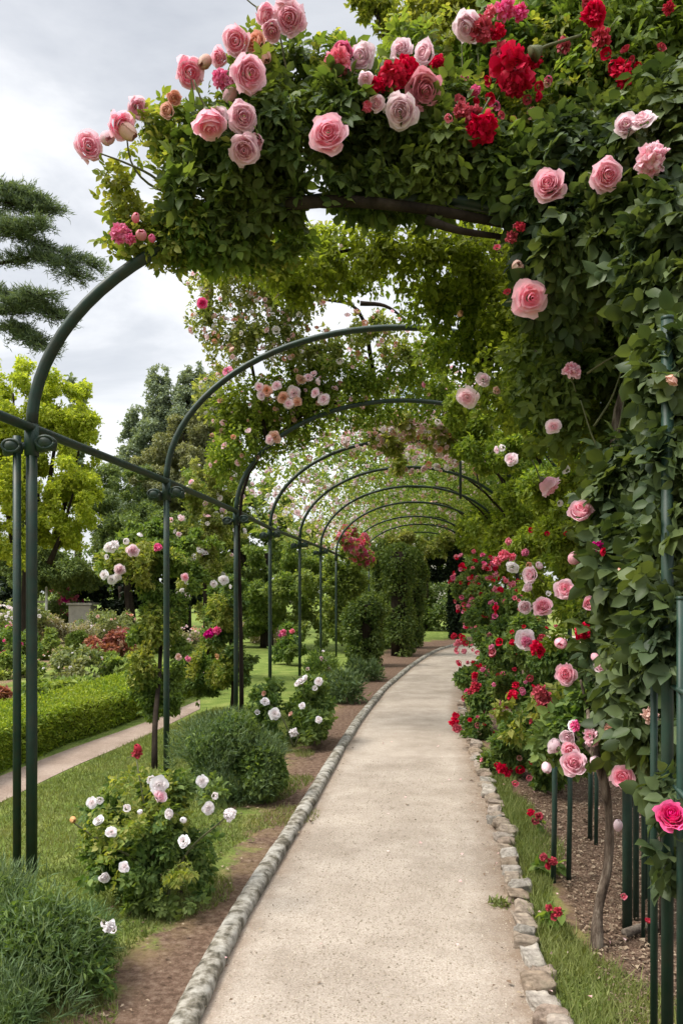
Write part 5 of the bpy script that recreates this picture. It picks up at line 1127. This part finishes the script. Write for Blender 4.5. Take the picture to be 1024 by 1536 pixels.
pf_ = gscatter(900, -.9, 2.2, 2.4, 10, lambda X, Y, q: (X > lx(Y) - .3) & (R.random(len(X)) < np.clip((X - lx(Y)) / 1.3, .08, .6) ** 2 * .5))
m = len(pf_); pf_[:, 2] = .03 + R.random(m) * .006; Dm = R.normal(0, 1, (m, 3)); Dm[:, 2] *= .2; Nm = R.normal(0, .3, (m, 3)); Nm[:, 2] = 1
Lf = R.uniform(.014, .026, m); V, f = leaves(pf_, Dm, Nm, Lf, Lf * .85); tag(part('fallen_petals', V, f, M['petal_litter'], attr={'t': R.random(len(V))}), kind='stuff')
# grass tuft on the path edge
o = thing('grass_tuft', 'little green weed tuft at the right edge of the gravel path', 'weed', P(750, 1360, 1912 / (1360 - HOR)) * (1, 1, 0))
c = ORG[o.name]; Pt = c + R.normal(0, .025, (90, 3)) * (1, 1, 0) + (0, 0, .012)
V, f = leaves(Pt, R.normal(0, .6, (90, 3)) + (0, 0, .8), R.normal(0, 1, (90, 3)), R.uniform(.02, .05, 90), np.full(90, .012)); part('leaves', V, f, M['grass'], o)

# ------------------------------------------------------------------ camera, light, sky
cam = bpy.data.cameras.new('camera'); co = bpy.data.objects.new('camera', cam); COL.objects.link(co)
co.location = (0, 0, CAMZ); co.rotation_euler = (math.radians(90), 0, 0)
cam.lens = 36 * F / 1536; cam.sensor_width = 36; cam.sensor_fit = 'AUTO'; cam.shift_y = (HOR - 768) / 1536
cam.clip_end = 2000; cam.clip_start = .05
SC.camera = co
EL, AZ = math.radians(56), math.radians(-100)     # azimuth from +Y towards +X
sun = bpy.data.lights.new('sun', 'SUN'); so = bpy.data.objects.new('sun', sun); COL.objects.link(so)
sun.energy = 2.1; sun.angle = math.radians(20); sun.color = (1, .95, .87)
dirv = Vector((math.sin(AZ) * math.cos(EL), math.cos(AZ) * math.cos(EL), math.sin(EL)))
so.rotation_euler = dirv.to_track_quat('Z', 'Y').to_euler(); so.location = (0, 0, 30)
w = bpy.data.worlds.new('World'); SC.world = w; w.use_nodes = True
nt = w.node_tree; nt.nodes.clear()
ow = nt.nodes.new('ShaderNodeOutputWorld'); bg = nt.nodes.new('ShaderNodeBackground'); bg.inputs[1].default_value = .1
sky = nt.nodes.new('ShaderNodeTexSky'); sky.sky_type = 'NISHITA'; sky.sun_disc = False; sky.sun_elevation = EL; sky.sun_rotation = AZ
n = noise(nt, 1.5, 7, .58, 'Generated', (1, 1, 2.6)); n.inputs['Distortion'].default_value = .5
r = ramp(nt, [(.36, (2.6, 2.7, 2.9)), (.5, (3.5, 3.57, 3.7)), (.63, (4.9, 4.9, 4.9))])
nt.links.new(n.outputs[0], r.inputs[0])
c = mixc(nt, .9, sky.outputs[0], r.outputs[0])
tc = nt.nodes.new('ShaderNodeTexCoord'); sx = nt.nodes.new('ShaderNodeSeparateXYZ'); nt.links.new(tc.outputs['Generated'], sx.inputs[0])
mrz = nt.nodes.new('ShaderNodeMapRange'); mrz.inputs[1].default_value = .62; mrz.inputs[2].default_value = 1; mrz.inputs[3].default_value = 1.0; mrz.inputs[4].default_value = 3.9
nt.links.new(sx.outputs[2], mrz.inputs[0])
vm = nt.nodes.new('ShaderNodeVectorMath'); vm.operation = 'SCALE'; nt.links.new(c, vm.inputs[0]); nt.links.new(mrz.outputs[0], vm.inputs['Scale'])
c = vm.outputs[0]
nt.links.new(c, bg.inputs[0]); nt.links.new(bg.outputs[0], ow.inputs[0])
vs = SC.view_settings; SC.display_settings.display_device = 'sRGB'
vs.view_transform = 'Standard'; vs.look = 'None'; vs.gamma = 1; vs.use_curve_mapping = False; vs.exposure = 1.26
SC.cycles.max_bounces = 8; SC.cycles.diffuse_bounces = 4; SC.cycles.transmission_bounces = 4; SC.cycles.use_denoising = True
